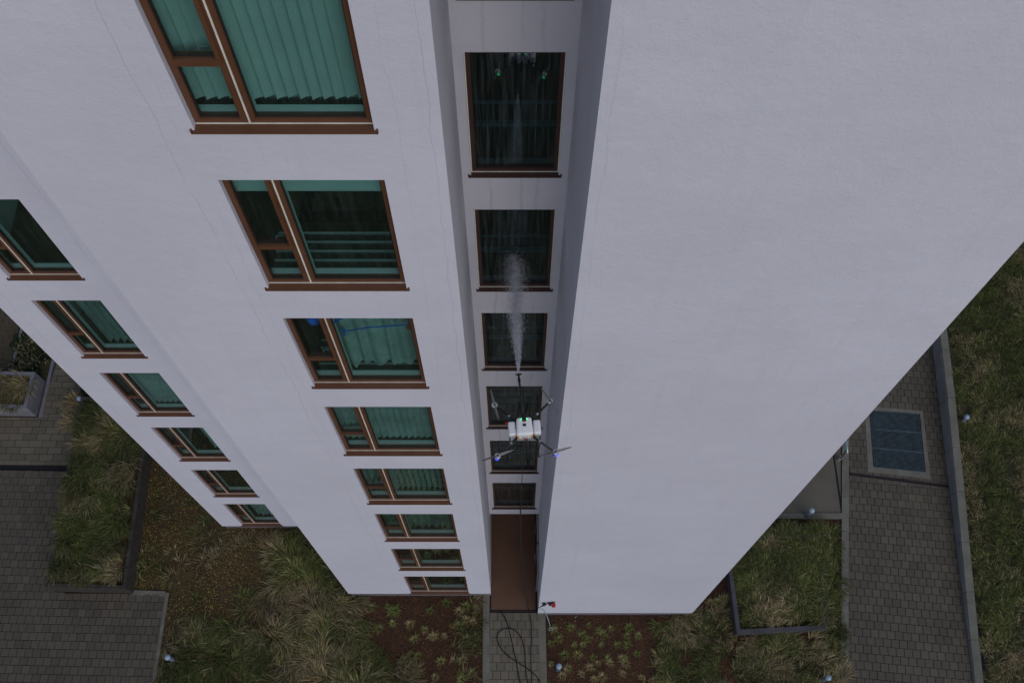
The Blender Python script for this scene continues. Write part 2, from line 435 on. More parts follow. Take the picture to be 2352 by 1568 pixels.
# ------------------------------------------------ rooms behind the glass
def room(x0, x1, hole, Y, rev, depth, walls, floor, sillm=None):
    a, b, c, dd = hole; yi = Y + rev + .005; yo = Y + rev + .10; yb = yo + depth
    zf, zc = c - .42, dd + .12
    m = MB()
    m.quad((a,yi,c),(a,yo,c),(a,yo,dd),(a,yi,dd)); m.quad((b,yo,c),(b,yi,c),(b,yi,dd),(b,yo,dd))
    m.quad((a,yi,dd),(a,yo,dd),(b,yo,dd),(b,yi,dd))
    m.quad((x0,yo,zf),(x0,yb,zf),(x0,yb,zc),(x0,yo,zc)); m.quad((x1,yb,zf),(x1,yo,zf),(x1,yo,zc),(x1,yb,zc))
    m.quad((x0,yb,zf),(x1,yb,zf),(x1,yb,zc),(x0,yb,zc)); m.quad((x0,yo,zc),(x0,yb,zc),(x1,yb,zc),(x1,yo,zc))
    m.quad((x0,yo,zf),(a,yo,zf),(a,yo,zc),(x0,yo,zc)); m.quad((b,yo,zf),(x1,yo,zf),(x1,yo,zc),(b,yo,zc))
    m.quad((a,yo,zf),(b,yo,zf),(b,yo,c),(a,yo,c)); m.quad((a,yo,dd),(b,yo,dd),(b,yo,zc),(a,yo,zc))
    m.mi = 1; m.quad((x0,yo,zf),(x1,yo,zf),(x1,yb,zf),(x0,yb,zf)); m.mi = 0
    r = m.build('room_lining', [walls, floor], bld)
    MB().box(a+.002, b-.002, yi+.03, yo+.008, c-.03, c+.075).build('inner_sill', sillm or walls, r)
    return zf, zc, yo, yb

# ------------------------------------------------ windows
def window(hole, Y, rev, wide):
    a, b, c, dd = hole; y0 = Y + rev - .055; y1 = y0 + .075
    W = b - a; fr = .062
    zb, zt = c + .018, dd
    m = MB()
    m.box(a, a+fr, y0, y1, zb, zt); m.box(b-fr, b, y0, y1, zb, zt)
    m.box(a+fr, b-fr, y0, y1, zb, zb+fr); m.box(a+fr, b-fr, y0, y1, zt-fr, zt)
    panes = []
    if wide:
        ml, mr = a + W*.262, a + W*.345
        m.box(ml, mr, y0, y1, zb+fr, zt-fr)
        tz = zb + (zt - zb)*.365
        m.box(a+fr, ml, y0, y1, tz-.05, tz+.05)
        panes = [(a+fr, ml, zb+fr, tz-.05), (a+fr, ml, tz+.05, zt-fr), (mr, b-fr, zb+fr, zt-fr)]
    else:
        panes = [(a+fr, b-fr, zb+fr, zt-fr)]
    w = m.build('window', M['frame'] if wide else M['frame_dark'], bld)
    for i, (p, q, r, s) in enumerate(panes):
        MB().box(p-.004, q+.004, y0+.036, y0+.050, r-.004, s+.004).build('pane', M['glass'] if wide else M['glass_dark'], w)
        g_ = .012
        MB().box(p,p+g_,y0+.02,y0+.034,r,s).box(q-g_,q,y0+.02,y0+.034,r,s).box(p+g_,q-g_,y0+.02,y0+.034,r,r+g_).box(p+g_,q-g_,y0+.02,y0+.034,s-g_,s).build('gasket', M['rubber'], w)  # black rubber seal, with the frame's shadow line put into its colour
    if wide:
        p, q, r, s = panes[1]; e = .038; y2 = y0 - .018
        MB().box(p-e,p+.004,y2,y0-.001,r-e,s+e).box(q-.004,q+e,y2,y0-.001,r-e,s+e).box(p+.004,q-.004,y2,y0-.001,r-e,r+.004).box(p+.004,q-.004,y2,y0-.001,s-.004,s+e).build('sash', M['frame'], w)
        MB().box(ml+.006, mr-.006, y0+.077, y0+.15, zb+.03, zt-.03).build('inner_mullion', M['room'], w)
        xm = (ml+mr)/2 + .008
        MB().box(xm-.008, xm+.008, y0-.012, y0-.001, zb+.01, zt-.005).build('trim_strip', M['gasket'], w)
        h = MB().box(p+(q-p)*.55, p+(q-p)*.55+.09, y1+.02, y1+.030, r+.03, r+.042).box(p+(q-p)*.55, p+(q-p)*.55+.014, y1, y1+.03, r+.012, r+.03)
        h.build('handle', M['door_frame'], w)
    else:
        MB().box(a+.001, a+.014, y0-.012, y0-.001, zb, zt).box(b-.014, b-.001, y0-.012, y0-.001, zb, zt).build('trim_strip', M['gasket'], w)
    MB().box(a+.005, b-.005, y0-.010, y0-.001, zb-.001, zb+.009).build('trim_strip', M['gasket'], w)
    # folded metal sill, sloping out with a drip lip
    s = MB(); ov = .032; yo = Y - .024
    n = len(s.v)
    pr = [(y0+.03, c+.017), (yo, c+.003), (yo, c-.024), (yo+.006, c-.024), (yo+.006, c-.003), (y0+.03, c+.008)]
    ks = len(pr)
    for x in (a-ov, b+ov):
        s.v += [(x, y, z) for y, z in pr]
    # clip the sill inside the opening behind the wall face
    for i in range(ks):
        j = (i+1) % ks; s.f.append((i, j, ks+j, ks+i)); s.m.append(0)
    s.f.append(tuple(range(ks-1, -1, -1))); s.f.append(tuple(range(ks, 2*ks))); s.m += [0, 0]
    s.v = [((min(max(x, a+.001), b-.001) if y > Y+.0005 else x), y, z) for x, y, z in s.v]
    s.build('sill', M['frame'] if wide else M['frame_dark'], w)
    for xe in (a-ov-.004, b+ov-.012):
        MB().box(xe, xe+.016, yo, Y-.001, c-.016, c+.030).build('sill_end', M['frame'] if wide else M['frame_dark'], w)
    return w

info = {}
for k in range(1, 9):
    h = holesL[k-1]; window(h, YL, REV, True)
    info['L', k] = (h, room(-3.9, -.85, h, YL, REV, 3.2, M['room'], M['room_floor']))
for k in range(2, 9):
    h = holesW[k-2]; window(h, YW, REV, True)
    info['W', k] = (h, room(-8.25, -5.0, h, YW, REV, 3.0, M['room'], M['room_floor']))
for k in range(1, 8):
    h = holesS[k-1]; window(h, YS, .10, False)
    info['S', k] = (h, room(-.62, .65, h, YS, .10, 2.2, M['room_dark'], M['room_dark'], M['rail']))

# ------------------------------------------------ things in the rooms
def where(k, fam): return FLOOR[8-k] + ('-floor wide window' if fam == 'L' else '-floor wing window' if fam == 'W' else '-floor stair window')
def vertical_blind(fam, k, ang, look, x0=None, x1=None, drop=.20, wavy=.03, mat='blind', n=None):
    (a, b, c, dd), (zf, zc, yo, yb) = info[fam, k]
    x0 = a+.02 if x0 is None else x0; x1 = b-.02 if x1 is None else x1
    yo -= .13
    t = thing('vertical_blind', look + ' behind the ' + where(k, fam), 'blind', ((x0+x1)/2, yo+.16, zf), 'vertical blinds behind windows')
    MB().box(x0, x1, yo+.13, yo+.19, dd-.045, dd-.005).build('head_rail', M['gasket'], t)
    n = n or int((x1-x0)/.105)
    for i in range(n):
        x = x0 + (i+.5)*(x1-x0)/n; A = math.radians(ang + random.uniform(-4, 4)); hw = .063
        zb = c + .09 + drop + random.uniform(0, wavy)
        m = MB(); pr = []
        for s in (-1, -.33, .33, 1):
            bow = .008*(1-s*s); pr.append((x + s*hw*math.cos(A) - bow*math.sin(A), yo+.16 + s*hw*math.sin(A) + bow*math.cos(A)))
        for j in range(3):
            (xa, ya), (xb, yb_) = pr[j], pr[j+1]; m.quad((xa,ya,zb),(xb,yb_,zb),(xb,yb_,dd-.046),(xa,ya,dd-.046))
        m.build('slat', M[mat], t)
def curtain(fam, k, look, x0, x1, mat, drop=.2, waves=7, amp=.05, scallop=0.0):
    (a, b, c, dd), (zf, zc, yo, yb) = info[fam, k]
    N = 90; nz = 6; m = MB()
    for j in range(nz+1):
        for i in range(N+1):
            s = i/N; x = x0 + s*(x1-x0)
            ph = s*waves*2*math.pi + .8*math.sin(s*5)
            zb = c + .08 + drop + scallop*(abs(math.sin(s*waves*math.pi*.55+.6))**.7) + .015*math.sin(ph*1.7)
            z = dd-.01 + (zb-dd+.01)*j/nz
            m.v.append((x + .02*math.sin(ph*.5+j*.3), yo+.06 + amp*.7*math.sin(ph + .12*j)*(0.6+.4*j/nz), z))
    for j in range(nz):
        for i in range(N):
            q = j*(N+1)+i; m.f.append((q, q+N+1, q+N+2, q+1)); m.m.append(0)
    o = m.build('curtain', M[mat], None, True); tag(o, look + ' behind the ' + where(k, fam), 'curtain', 'curtains behind windows')
def radiator(fam, k, rows):
    (a, b, c, dd), (zf, zc, yo, yb) = info[fam, k]
    t = thing('radiator', 'low four-row dark finned radiator below the ' + where(k, fam), 'radiator', ((a+b)/2, yo+.1, zf), 'finned radiators under windows')
    y0 = yo+.02; z1 = c+.052; dp = .125; rows = 4
    for r in range(rows):
        ya = y0 + r*dp; m = MB(); x = a + .06
        while x < b-.01:
            m.box(x, x+.007, ya, ya+dp-.03, z1-.24, z1); x += .022
        m.build('fin_row', M['radiator'], t)
        MB().box(a+.05, b, ya+dp-.026, ya+dp-.010, z1-.05, z1+.012).build('rail', M['rad_pipe'], t)
    MB().box(a+.04, b+.01, y0, y0+rows*dp, z1-.30, z1-.245).build('tray', M['radiator'], t)
    for x in (a+.1, b-.1): MB().box(x, x+.03, y0+.02, y0+rows*dp-.02, zf, z1-.30).build('leg', M['radiator'], t)
vertical_blind('L', 1, 24, 'closed pale vertical blind with wide overlapping slats', drop=.05)
radiator('L', 1, 1)
h2, (zf2, zc2, yo2, yb2) = info['L', 2]
o = MB().box(h2[0]+.02, h2[1]-.02, yo2-.05, yo2-.044, h2[3]-.42, h2[3]-.004).box(h2[0]+.02, h2[1]-.02, yo2-.055, yo2-.038, h2[3]-.44, h2[3]-.421).build('roller_blind', M['blind'])
tag(o, 'short pale roller blind pulled a little way down behind the sixth-floor wide window', 'blind')
radiator('L', 2, 4)
t = thing('rug', 'dark patterned rug on the floor inside the sixth-floor wide window', 'rug', (-1.9, yo2+1.6, zf2))
MB().box(-2.7, -1.0, yo2+.95, yo2+2.5, zf2+.004, zf2+.02).build('border', M['dark_cloth'], t)
MB().box(-2.55, -1.15, yo2+1.1, yo2+2.35, zf2+.021, zf2+.026).build('field', M['rug'], t)
curtain('L', 3, 'sheer grey-green curtain with a scalloped hem', -2.55, -1.27, 'curtain', .04, 7, .05, .14)
radiator('L', 3, 2)
h3, (zf3, zc3, yo3, yb3) = info['L', 3]
t = thing('tubular_frame', 'blue tubular frame with a red end cap behind the fifth-floor wide window', 'frame', (-1.9, yo3+.08, h3[2]))
zz = h3[3]
MB().tube([(-2.42, yo3-.03, zz-.62), (-2.2, yo3-.03, zz-.36), (-1.95, yo3-.03, zz-.20), (-1.6, yo3-.03, zz-.14), (-1.35, yo3-.03, zz-.16)], .02).build('upper_tube', M['blue'], t)
MB().tube([(-2.25, yo3-.03, zz-.78), (-1.9, yo3-.03, zz-.66), (-1.4, yo3-.03, zz-.58)], .011).build('lower_tube', M['blue'], t)
MB().lathe((-1.36, yo3-.03, zz-.64), [(.05,0),(.03,.06),(.008,.11)], 10).build('end_cap', M['redbrown'], t)
MB().tube([(-2.25, yo3-.03, zz-.86), (-2.25, yo3-.03, zz-.72)], .022).build('knob', M['blue'], t)
MB().lathe((-2.58, yo3-.02, zz-.55), [(.02,0),(.08,.08),(.10,.22),(.07,.36),(.02,.42)], 12).build('float', M['blue'], t)
MB().tube([(-1.36, yo3-.03, zz-.6), (-1.36, yo3-.03, zz-.16)], .009).build('strut', M['blue'], t)
vertical_blind('L', 4, 24, 'pale green vertical blind with a zigzag lower edge', drop=.07, mat='curtain_green', wavy=.02)
radiator('L', 4, 1); radiator('L', 5, 1)
vertical_blind('L', 5, 66, 'half-open striped vertical blind', drop=.08, mat='curtain_green')
curtain('L', 6, 'dark pleated curtain', -2.86, -1.27, 'curtain_dark', .08, 11, .05)
h, (zf_, zc_, yo_, yb_) = info['W', 3]
t = thing('bed', 'dark bed with a pale cushion inside the fifth-floor wing window', 'bed', (-6.6, yo_+1.3, zf_))
MB().box(-7.3, -5.6, yo_+.5, yo_+2.3, zf_+.12, zf_+.45).build('mattress', M['dark_cloth'], t, bevel=.04)
MB().box(-7.0, -6.5, yo_+.55, yo_+.9, zf_+.45, zf_+.56).build('cushion', M['cushion'], t, bevel=.05)
for x in (-7.25, -5.7):
    for y in (yo_+.55, yo_+2.2): MB().box(x, x+.06, y, y+.06, zf_, zf_+.12).build('leg', M['radiator'], t)
vertical_blind('W', 4, 74, 'open dark vertical blind with slats turned edge-on', x0=-7.35, mat='curtain_green', drop=.06)
vertical_blind('W', 5, 30, 'closed grey-green vertical blind', x0=-7.5, mat='curtain_green', drop=.05)
curtain('W', 6, 'pale curtain drawn to one side', -7.05, -6.72, 'blind', .04, 4, .04)
curtain('W', 8, 'pale green pleated curtain', -7.4, -6.72, 'curtain_green', .1, 6, .04)
for k in range(2, 8):
    (a, b, c, dd), (zf, zc, yo, yb) = info['S', k]
    t = thing('stair_railing', 'thin metal stair railing inside the ' + where(k, 'S'), 'railing', (0, yo+.25, zf), 'stair railings')
    MB().box(a-.05, b+.05, yo+.16, yo+.19, c+.93, c+.96).build('top_rail', M['rail'], t)
    MB().box(a-.05, b+.05, yo+.16, yo+.22, c+.50, c+.55).build('middle_rail', M['rail'], t)
    for i in range(13 if k == 2 else 0):
        x = a + (i+.5)*(b-a)/13
        MB().box(x-.006, x+.006, yo+.16, yo+.172, zf, c+.93).build('baluster', M['rail'], t)

# ================================================================== PAVING AND KERBS
def clip(poly, conv):
    """clip a polygon by a convex counter-clockwise polygon"""
    out = poly
    for i in range(len(conv)):
        (ax, ay), (bx, by) = conv[i], conv[(i+1) % len(conv)]
        inp, out = out, []
        if not inp: return []
        def side(p): return (bx-ax)*(p[1]-ay) - (by-ay)*(p[0]-ax)
        for j in range(len(inp)):
            p, q = inp[j], inp[(j+1) % len(inp)]; sp, sq = side(p), side(q)
            if sp >= 0: out.append(p)
            if (sp >= 0) != (sq >= 0):
                t = sp/(sp-sq); out.append((p[0]+(q[0]-p[0])*t, p[1]+(q[1]-p[1])*t))
    return out
def ccw(poly):
    a = sum(poly[i][0]*poly[(i+1)%len(poly)][1]-poly[(i+1)%len(poly)][0]*poly[i][1] for i in range(len(poly)))
    return list(poly) if a > 0 else list(reversed(poly))
def area(poly): return abs(sum(poly[i][0]*poly[(i+1)%len(poly)][1]-poly[(i+1)%len(poly)][0]*poly[i][1] for i in range(len(poly))))/2
def inside(p, poly):
    r = False; n = len(poly)
    for i in range(n):
        (x1, y1), (x2, y2) = poly[i], poly[(i+1) % n]
        if (y1 > p[1]) != (y2 > p[1]) and p[0] < (x2-x1)*(p[1]-y1)/(y2-y1)+x1: r = not r
    return r
def project(x, y, z):
    d = Vector((x, y, z-CAMZ)); dep = d.y*SA - d.z*CA
    return CX + F*d.x/dep, CY + F*(-d.y*CA - d.z*SA)/dep

def paving(name, regions, origin, rowdir, size, mat, z=.05, gap=.009, bond=.5, exclude=(), limit=290):
    """regions: convex polygons; pavers laid in rows along rowdir"""
    base = MB()
    for i, r in enumerate(regions): base.prism(ccw(r), -.04, z-.022 - i*.0006)
    b = base.build(name, M['joint']); b['kind'] = 'structure'
    ux = Vector(rowdir).normalized(); uy = Vector((-ux.y, ux.x))
    sx, sy = size; whole = []; cut = []
    allp = [p for r in regions for p in r]
    cs = [((Vector(p)-Vector(origin)).dot(ux), (Vector(p)-Vector(origin)).dot(uy)) for p in allp]
    i0, i1 = int(min(c[0] for c in cs)//sx)-1, int(max(c[0] for c in cs)//sx)+2
    j0, j1 = int(min(c[1] for c in cs)//sy)-1, int(max(c[1] for c in cs)//sy)+2
    regs = [ccw(r) for r in regions]
    for j in range(j0, j1):
        off = bond*sx*(j % 2) + random.uniform(-.01, .01)
        for i in range(i0, i1):
            a0 = i*sx + off + gap/2; a1 = a0 + sx - gap; b0 = j*sy + gap/2; b1 = b0 + sy - gap
            pts = [Vector(origin) + ux*a + uy*c for a, c in ((a0,b0),(a1,b0),(a1,b1),(a0,b1))]
            pts = [(p.x, p.y) for p in pts]; cen = (sum(p[0] for p in pts)/4, sum(p[1] for p in pts)/4)
            if any(inside(cen, e) for e in exclude): continue
            for r in regs:
                cp = clip(pts, r)
                if len(cp) < 3: continue
                A = area(cp)
                if A < .0015: continue
                px, py = project(cen[0], cen[1], z)
                vis = -20 < px < VW+20 and -20 < py < VH+20
                (whole if A > .98*sx*sy*.9 and len(cp) == 4 else cut).append((0 if vis else 1, cen[0]**2+cen[1]**2, cen, cp))
    items = [(v, d, c, cp, True) for v, d, c, cp in whole] + [(v, d, c, cp, False) for v, d, c, cp in cut]
    items.sort(key=lambda t: (t[0], not t[4], t[1]))
    hx, hy = (sx-gap)/2, (sy-gap)/2
    m = MB(); bv = .006
    m.v = [(-hx,-hy,-.03),(hx,-hy,-.03),(hx,hy,-.03),(-hx,hy,-.03),(-hx,-hy,-bv),(hx,-hy,-bv),(hx,hy,-bv),(-hx,hy,-bv),
           (-hx+bv,-hy+bv,0),(hx-bv,-hy+bv,0),(hx-bv,hy-bv,0),(-hx+bv,hy-bv,0)]
    m.f = [(8,9,10,11)] + [(i,(i+1)%4,4+(i+1)%4,4+i) for i in range(4)] + [(4+i,4+(i+1)%4,8+(i+1)%4,8+i) for i in range(4)]
    m.m = [0]*len(m.f)
    me = m.mesh('paver', mat); ang = math.atan2(ux.y, ux.x)
    rest = MB(); cnt = 0
    for v, d_, c, cp, wh in items:
        zz = z + random.uniform(-.003, .003)
        if cnt < limit and v == 0:
            if wh:
                o = bpy.data.objects.new('paver', me); col.objects.link(o)
                o.location = (c[0], c[1], zz); o.rotation_euler = (random.uniform(-.004,.004), random.uniform(-.004,.004), ang); o.parent = b
            else:
                o = MB().prism(cp, z-.03, zz).build('paver', mat); o.parent = b
            cnt += 1
        else: rest.prism(cp, z-.03, zz)
    if rest.f:
        o = rest.build('paver_field', mat); o.parent = b; o['kind'] = 'stuff'
    return b

def strip(name, a, b, w0, w1, z, mat, side=1, kind='structure', h=.12, parts=None):
    """kerb between two ground pixels, widening by grid pixels"""
    pa, pb = G(a[0], a[1], z), G(b[0], b[1], z); qa, qb = G(a[0]+w0, a[1], z), G(b[0]+w1, b[1], z)
    root = MB().prism([(pa.x,pa.y),(qa.x,qa.y),(qb.x,qb.y),(pb.x,pb.y)], z-h, z-.02).build(name, mat); root['kind'] = kind
    L = (pb-pa).length; n = parts or max(1, int(L/1.0))
    for i in range(n):
        s, e = i/n + .003/L, (i+1)/n - .003/L
        c = [pa.lerp(pb, s), pa.lerp(pb, e), qa.lerp(qb, e), qa.lerp(qb, s)]
        o = MB().prism([(p.x, p.y) for p in c], z-h+.002, z + random.uniform(-.002, .002)).build('kerb_stone', mat); o.parent = root
    return root

# --- entrance path
PX0, PX1 = G(1124.4, 1460, .05).x, G(1239, 1460, .05).x
MB().box(BX1+.004, RX0-.052, 5.18, 10.19, -.03, .045).build('entrance_mat', M['mat_floor'])['kind'] = 'structure'
MB().box(BX1+.004, RX0+.0, 5.10, 5.175, -.03, .03).build('slot_drain', M['drain'])['kind'] = 'structure'
paving('entrance_path', [[(PX0+.005, -1.5), (PX1-.005, -1.5), (PX1-.005, 5.095), (PX0+.005, 5.095)]], (PX0-.12, 5.09-.2235*30), (1, 0), (.2215, .2235), M['paver_path'])
strip('kerb', (1109.3, 1362), (1108.0, 1640), 15.0, 16.2, .055, M['kerb'])
strip('kerb', (1237.6, 1407), (1241.5, 1640), 15.2, 16.2, .055, M['kerb'])
# --- beds
bedL = GP([(330,1000),(900,1000),(1109,1340),(1108,1640),(345,1640),(387,1356),(309,1356)])
bedR = GP([(1253,1390),(1500,1390),(1700,1191),(1936,1191),(1932,1640),(1257,1640)])
sheet('planting_bed', bedL, .012, M['soil']); sheet('planting_bed', bedR, .012, M['mulch'])
mulchL = GP([(800,1362),(1109,1362),(1108,1640),(1000,1640),(860,1480)])
sheet('mulch_patch', mulchL, .016, M['mulch'], .003)

# --- left court
PLF_R, PLF_L, PLB_R, PLB_L = (288,1351), (102,1347), (349.5,911), (186,911)
plant1 = GP([PLF_L, PLF_R, PLB_R, PLB_L], .70)
ra = G(0, 1430, .05); rb = G(280, 1436, .05)
rowL = (rb.x-ra.x, rb.y-ra.y)
drA, drB = G(-60, 1071, .05), G(160, 1074.5, .05)
k1, k2 = G(387,1356,.05), G(340,1650,.05); k0 = G(300,1353,.05)
outL = (G(-260, 1071, .05), G(-260, 1650, .05))
rA = [(outL[0].x, outL[0].y-.10), (drB.x, drB.y-.10), (k0.x, k0.y-.12), (G(300,1650).x, outL[1].y), (outL[1].x, outL[1].y)]
kerbL = G(380.5,1362,.05); kerbL2 = G(336,1650,.05)
lower_regions = [[(outL[0].x, drA.y-.09), (drB.x+.4, drB.y-.09), (kerbL2.x-.2, outL[1].y), (outL[1].x, outL[1].y)]]
xs_ = G(300,1500,.05).x
reg1 = [(outL[0].x, drA.y-.09), (drB.x+.45, drB.y-.09), (G(309,1365).x, G(309,1365).y), (kerbL.x, kerbL.y), (kerbL2.x, outL[1].y), (outL[1].x, outL[1].y)]
# convex pieces: everything above the planter's front line, and the court below it
fy = G(200, 1362, .05).y
reg_up = [(outL[0].x, drA.y-.09), (drB.x+.6, drB.y-.09), (G(150,1361).x, fy), (outL[0].x, fy)]
reg_dn = [(outL[0].x, fy), (kerbL.x, fy), (kerbL2.x, outL[1].y), (outL[0].x, outL[1].y)]
foot1 = [(p[0], p[1]) for p in plant1]
paving('paved_court', [reg_up, reg_dn], (ra.x, ra.y), rowL, (.222, .222), M['paver'], exclude=[foot1], gap=.012)
# wide stone pavers beyond the drain
gu0, gu1 = G(121, 815, .05), G(88, 958, .05)
reg_far = [(outL[0].x, drA.y+.09), (drB.x+.6, drB.y+.09), (G(320,830).x, G(320,830).y), (G(320,740).x, G(320,740).y), (gu0.x-.2, G(130,740).y), (gu1.x, gu1.y), (outL[0].x, gu1.y)]
reg_f1 = [(outL[0].x, drA.y+.09), (drB.x+.6, drB.y+.09), (gu1.x+1.2, gu1.y), (outL[0].x, gu1.y)]
reg_f2 = [(gu1.x, gu1.y), (gu1.x+1.5, gu1.y), (gu0.x+2.6, G(121,740).y), (gu0.x+.35, G(121,740).y)]
r2a, r2b = G(0, 1025, .05), G(150, 1027, .05)
paving('paved_path', [reg_f1, reg_f2], (r2a.x, r2a.y), (r2b.x-r2a.x, r2b.y-r2a.y), (.42, .214), M['paver_w'], exclude=[foot1], gap=.013)
q = MB().prism([(outL[0].x, drA.y-.085), (drB.x+.3, drB.y-.085), (drB.x+.3, drB.y+.085), (outL[0].x, drA.y+.085)], -.04, .012).build('slot_drain', M['pit']); q['kind'] = 'structure'
strip('kerb', (380.5, 1360), (336, 1650), 7.5, 8.5, .058, M['kerb'])
ka, kb = G(304, 1354, .058), G(380, 1357, .058)
kr = MB().prism([(ka.x,ka.y),(kb.x,kb.y),(kb.x,kb.y-.14),(ka.x,ka.y-.14)], -.04, .05).build('kerb', M['kerb']); kr['kind'] = 'structure'
strip('kerb', (gu0.x and 121, 815), (88, 958), 7, 8, .055, M['steel_grey'])

# --- right path, rotated a few degrees
ZR = .05
rp0, rp1 = G(1952, 1240, ZR), G(2195, 1262.5, ZR)
rowR = (rp1.x-rp0.x, rp1.y-rp0.y); rux = Vector(rowR).normalized(); ruy = Vector((-rux.y, rux.x))
dA, dB = G(1953, 1087.5, ZR), G(2175, 1118.5, ZR)
edgeL0, edgeL1 = G(1951.8, 700, ZR), G(1948.5, 1660, ZR)
kerbline = lambda y: G(1951.8 - (y-700)*.0034, y, ZR)
wallin = lambda y: G(2170.5 + (y-1033.6)*.1207, y, ZR)
low = [kerbline(1091), wallin(1120), wallin(1660), kerbline(1660)]
low = [(p.x, p.y) for p in low]
upr = [kerbline(1083.5), wallin(1113.5), wallin(600), kerbline(600)]
upr = [(p.x, p.y) for p in upr]
grate_px = [(1989, 944), (2116, 938.5), (2137, 1097), (1994, 1082)]
gr_frame = GP([(1986,931.5), (2120,943.5), (2137.5,1099.5), (1993.5,1083.0)], ZR)
paving('right_footpath', [low], (rp0.x, rp0.y), rowR, (.224, .224), M['paver_right'], gap=.012, bond=.5, limit=298)
def on(a, b, s): return (a[0]+(b[0]-a[0])*s, a[1]+(b[1]-a[1])*s)
gT = (on(gr_frame[0], gr_frame[1], -3), on(gr_frame[0], gr_frame[1], 4)); gB = (on(gr_frame[3], gr_frame[2], -3), on(gr_frame[3], gr_frame[2], 4))
uc = ccw(upr)
pieces = [clip(uc, ccw([gT[0], gT[1], (gT[1][0], 40), (gT[0][0], 40)])), clip(uc, ccw([gB[0], gB[1], (gB[1][0], 0), (gB[0][0], 0)])),
          clip(uc, ccw([gT[0], gr_frame[0], gr_frame[3], gB[0]])), clip(uc, ccw([gr_frame[1], gT[1], gB[1], gr_frame[2]]))]
paving('right_footpath', [p for p in pieces if len(p) > 2], (rp0.x, rp0.y), rowR, (.224, .224), M['paver_right'], gap=.012, limit=290)
dr = MB().prism([(dA.x,dA.y-.06),(dB.x,dB.y-.06),(dB.x,dB.y+.06),(dA.x,dA.y+.06)], -.04, .035).build('slot_drain', M['drain']); dr['kind'] = 'structure'
strip('kerb', (1936, 640), (1931.5, 1660), 15.6, 17.0, .06, M['kerb'])
# low retaining wall along the path
def retaining():
    t = thing('retaining_wall', 'low grey cast concrete wall with coping between the right footpath and rough grass', 'wall', (G(2195,1100).x, G(2195,1100).y, 0))
    ys = [560, 700, 822, 930, 1040, 1138, 1250, 1362, 1470, 1580, 1680]
    for i in range(len(ys)-1):
        A, B = wallin(ys[i]), wallin(ys[i+1])
        hA = max(.10, .62 - max(0, ys[i]-900)*.00085); hB = max(.10, .62 - max(0, ys[i+1]-900)*.00085)
        e = .006*(B-A).normalized(); A2, B2 = A+e, B-e; w = .215
        m = MB()
        m.v = [(A2.x,A2.y,-.05),(A2.x+w,A2.y,-.05),(B2.x+w,B2.y,-.05),(B2.x,B2.y,-.05),(A2.x,A2.y,hA),(A2.x+w,A2.y,hA),(B2.x+w,B2.y,hB),(B2.x,B2.y,hB)]
        m.f = [(4,5,6,7),(0,1,5,4),(1,2,6,5),(2,3,7,6),(3,0,4,7)]; m.m = [0]*5
        m.build('wall_panel', M['wall_stone'], t)
        m = MB()
        m.v = [(A2.x+.02,A2.y,hA+.001),(A2.x+w+.03,A2.y,hA+.001),(B2.x+w+.03,B2.y,hB+.001),(B2.x+.02,B2.y,hB+.001),(A2.x+.02,A2.y,hA+.05),(A2.x+w+.03,A2.y,hA+.05),(B2.x+w+.03,B2.y,hB+.05),(B2.x+.02,B2.y,hB+.05)]
        m.f = [(4,5,6,7),(0,1,5,4),(1,2,6,5),(2,3,7,6),(3,0,4,7)]; m.m = [0]*5
        m.build('coping_stone', M['kerb'], t)
retaining()
# ventilation grating let into the path
gt = thing('floor_grating', 'square galvanised steel floor grating in a concrete surround', 'grating', (G(2062,1010).x, G(2062,1010).y, 0))
gi = [Vector((*p, 0)) for p in GP([(1996,941), (2113,949.5), (2126.5,1084.5), (2005.5,1072)], ZR)]
go = [Vector((*p, 0)) for p in gr_frame]
m = MB()
for i in range(4):
    j = (i+1) % 4; m.prism([(go[i].x,go[i].y),(go[j].x,go[j].y),(gi[j].x,gi[j].y),(gi[i].x,gi[i].y)], -.04, .056 + i*.0005)
m.build('surround', M['kerb'], gt)
MB().prism([(p.x,p.y) for p in gi], -.6, -.5).build('pit', M['pit'], gt)
for pn in range(3):
    m = MB()
    def at(s, t): return (gi[0].lerp(gi[1], s)).lerp(gi[3].lerp(gi[2], s), t)
    t0, t1 = pn/3+.006, (pn+1)/3-.006; nb = 15
    for i in range(nb):
        t = t0 + (t1-t0)*(i+.5)/nb; a, b = at(.01, t), at(.99, t); w = .008
        m.prism([(a.x,a.y-w),(b.x,b.y-w),(b.x,b.y+w),(a.x,a.y+w)], .01, .045)
    for i in range(24):
        s = .01 + .98*(i+.5)/24; a, b = at(s, t0), at(s, t1); w = .004
        m.prism([(a.x-w,a.y),(b.x-w,b.y),(b.x+w,b.y),(a.x+w,a.y)], .015, .048)
    for t in (t0, t1):
        a, b = at(.0, t), at(1, t); w = .012
        m.prism([(a.x,a.y-w),(b.x,b.y-w),(b.x,b.y+w),(a.x,a.y+w)], .008, .05)
    m.build('grating_panel', M['grate'], gt)
# smooth terrace beside the building
ter = GP([(1640,1177), (1931,1177), (1931,900), (1640,900)], .03)
sheet('terrace', ter, .03, M['slab'])
t0, t1 = G(1700,1177.5,.06), G(1934.5,1177.5,.06); b0, b1 = G(1700,1190.5,.06), G(1934.5,1190.5,.06)
MB().prism([(t0.x,t0.y),(t1.x,t1.y),(b1.x,b1.y),(b0.x,b0.y)], -.04, .06).build('kerb', M['kerb'])['kind'] = 'structure'
c0, c1 = G(1931.5,900,.03), G(1931.5,1176.5,.03)
MB().box(c1.x, c1.x+.055, c1.y, c0.y, -.02, .034).build('slot_drain', M['pit'])['kind'] = 'structure'  # flush dark strip along the path side of the terrace

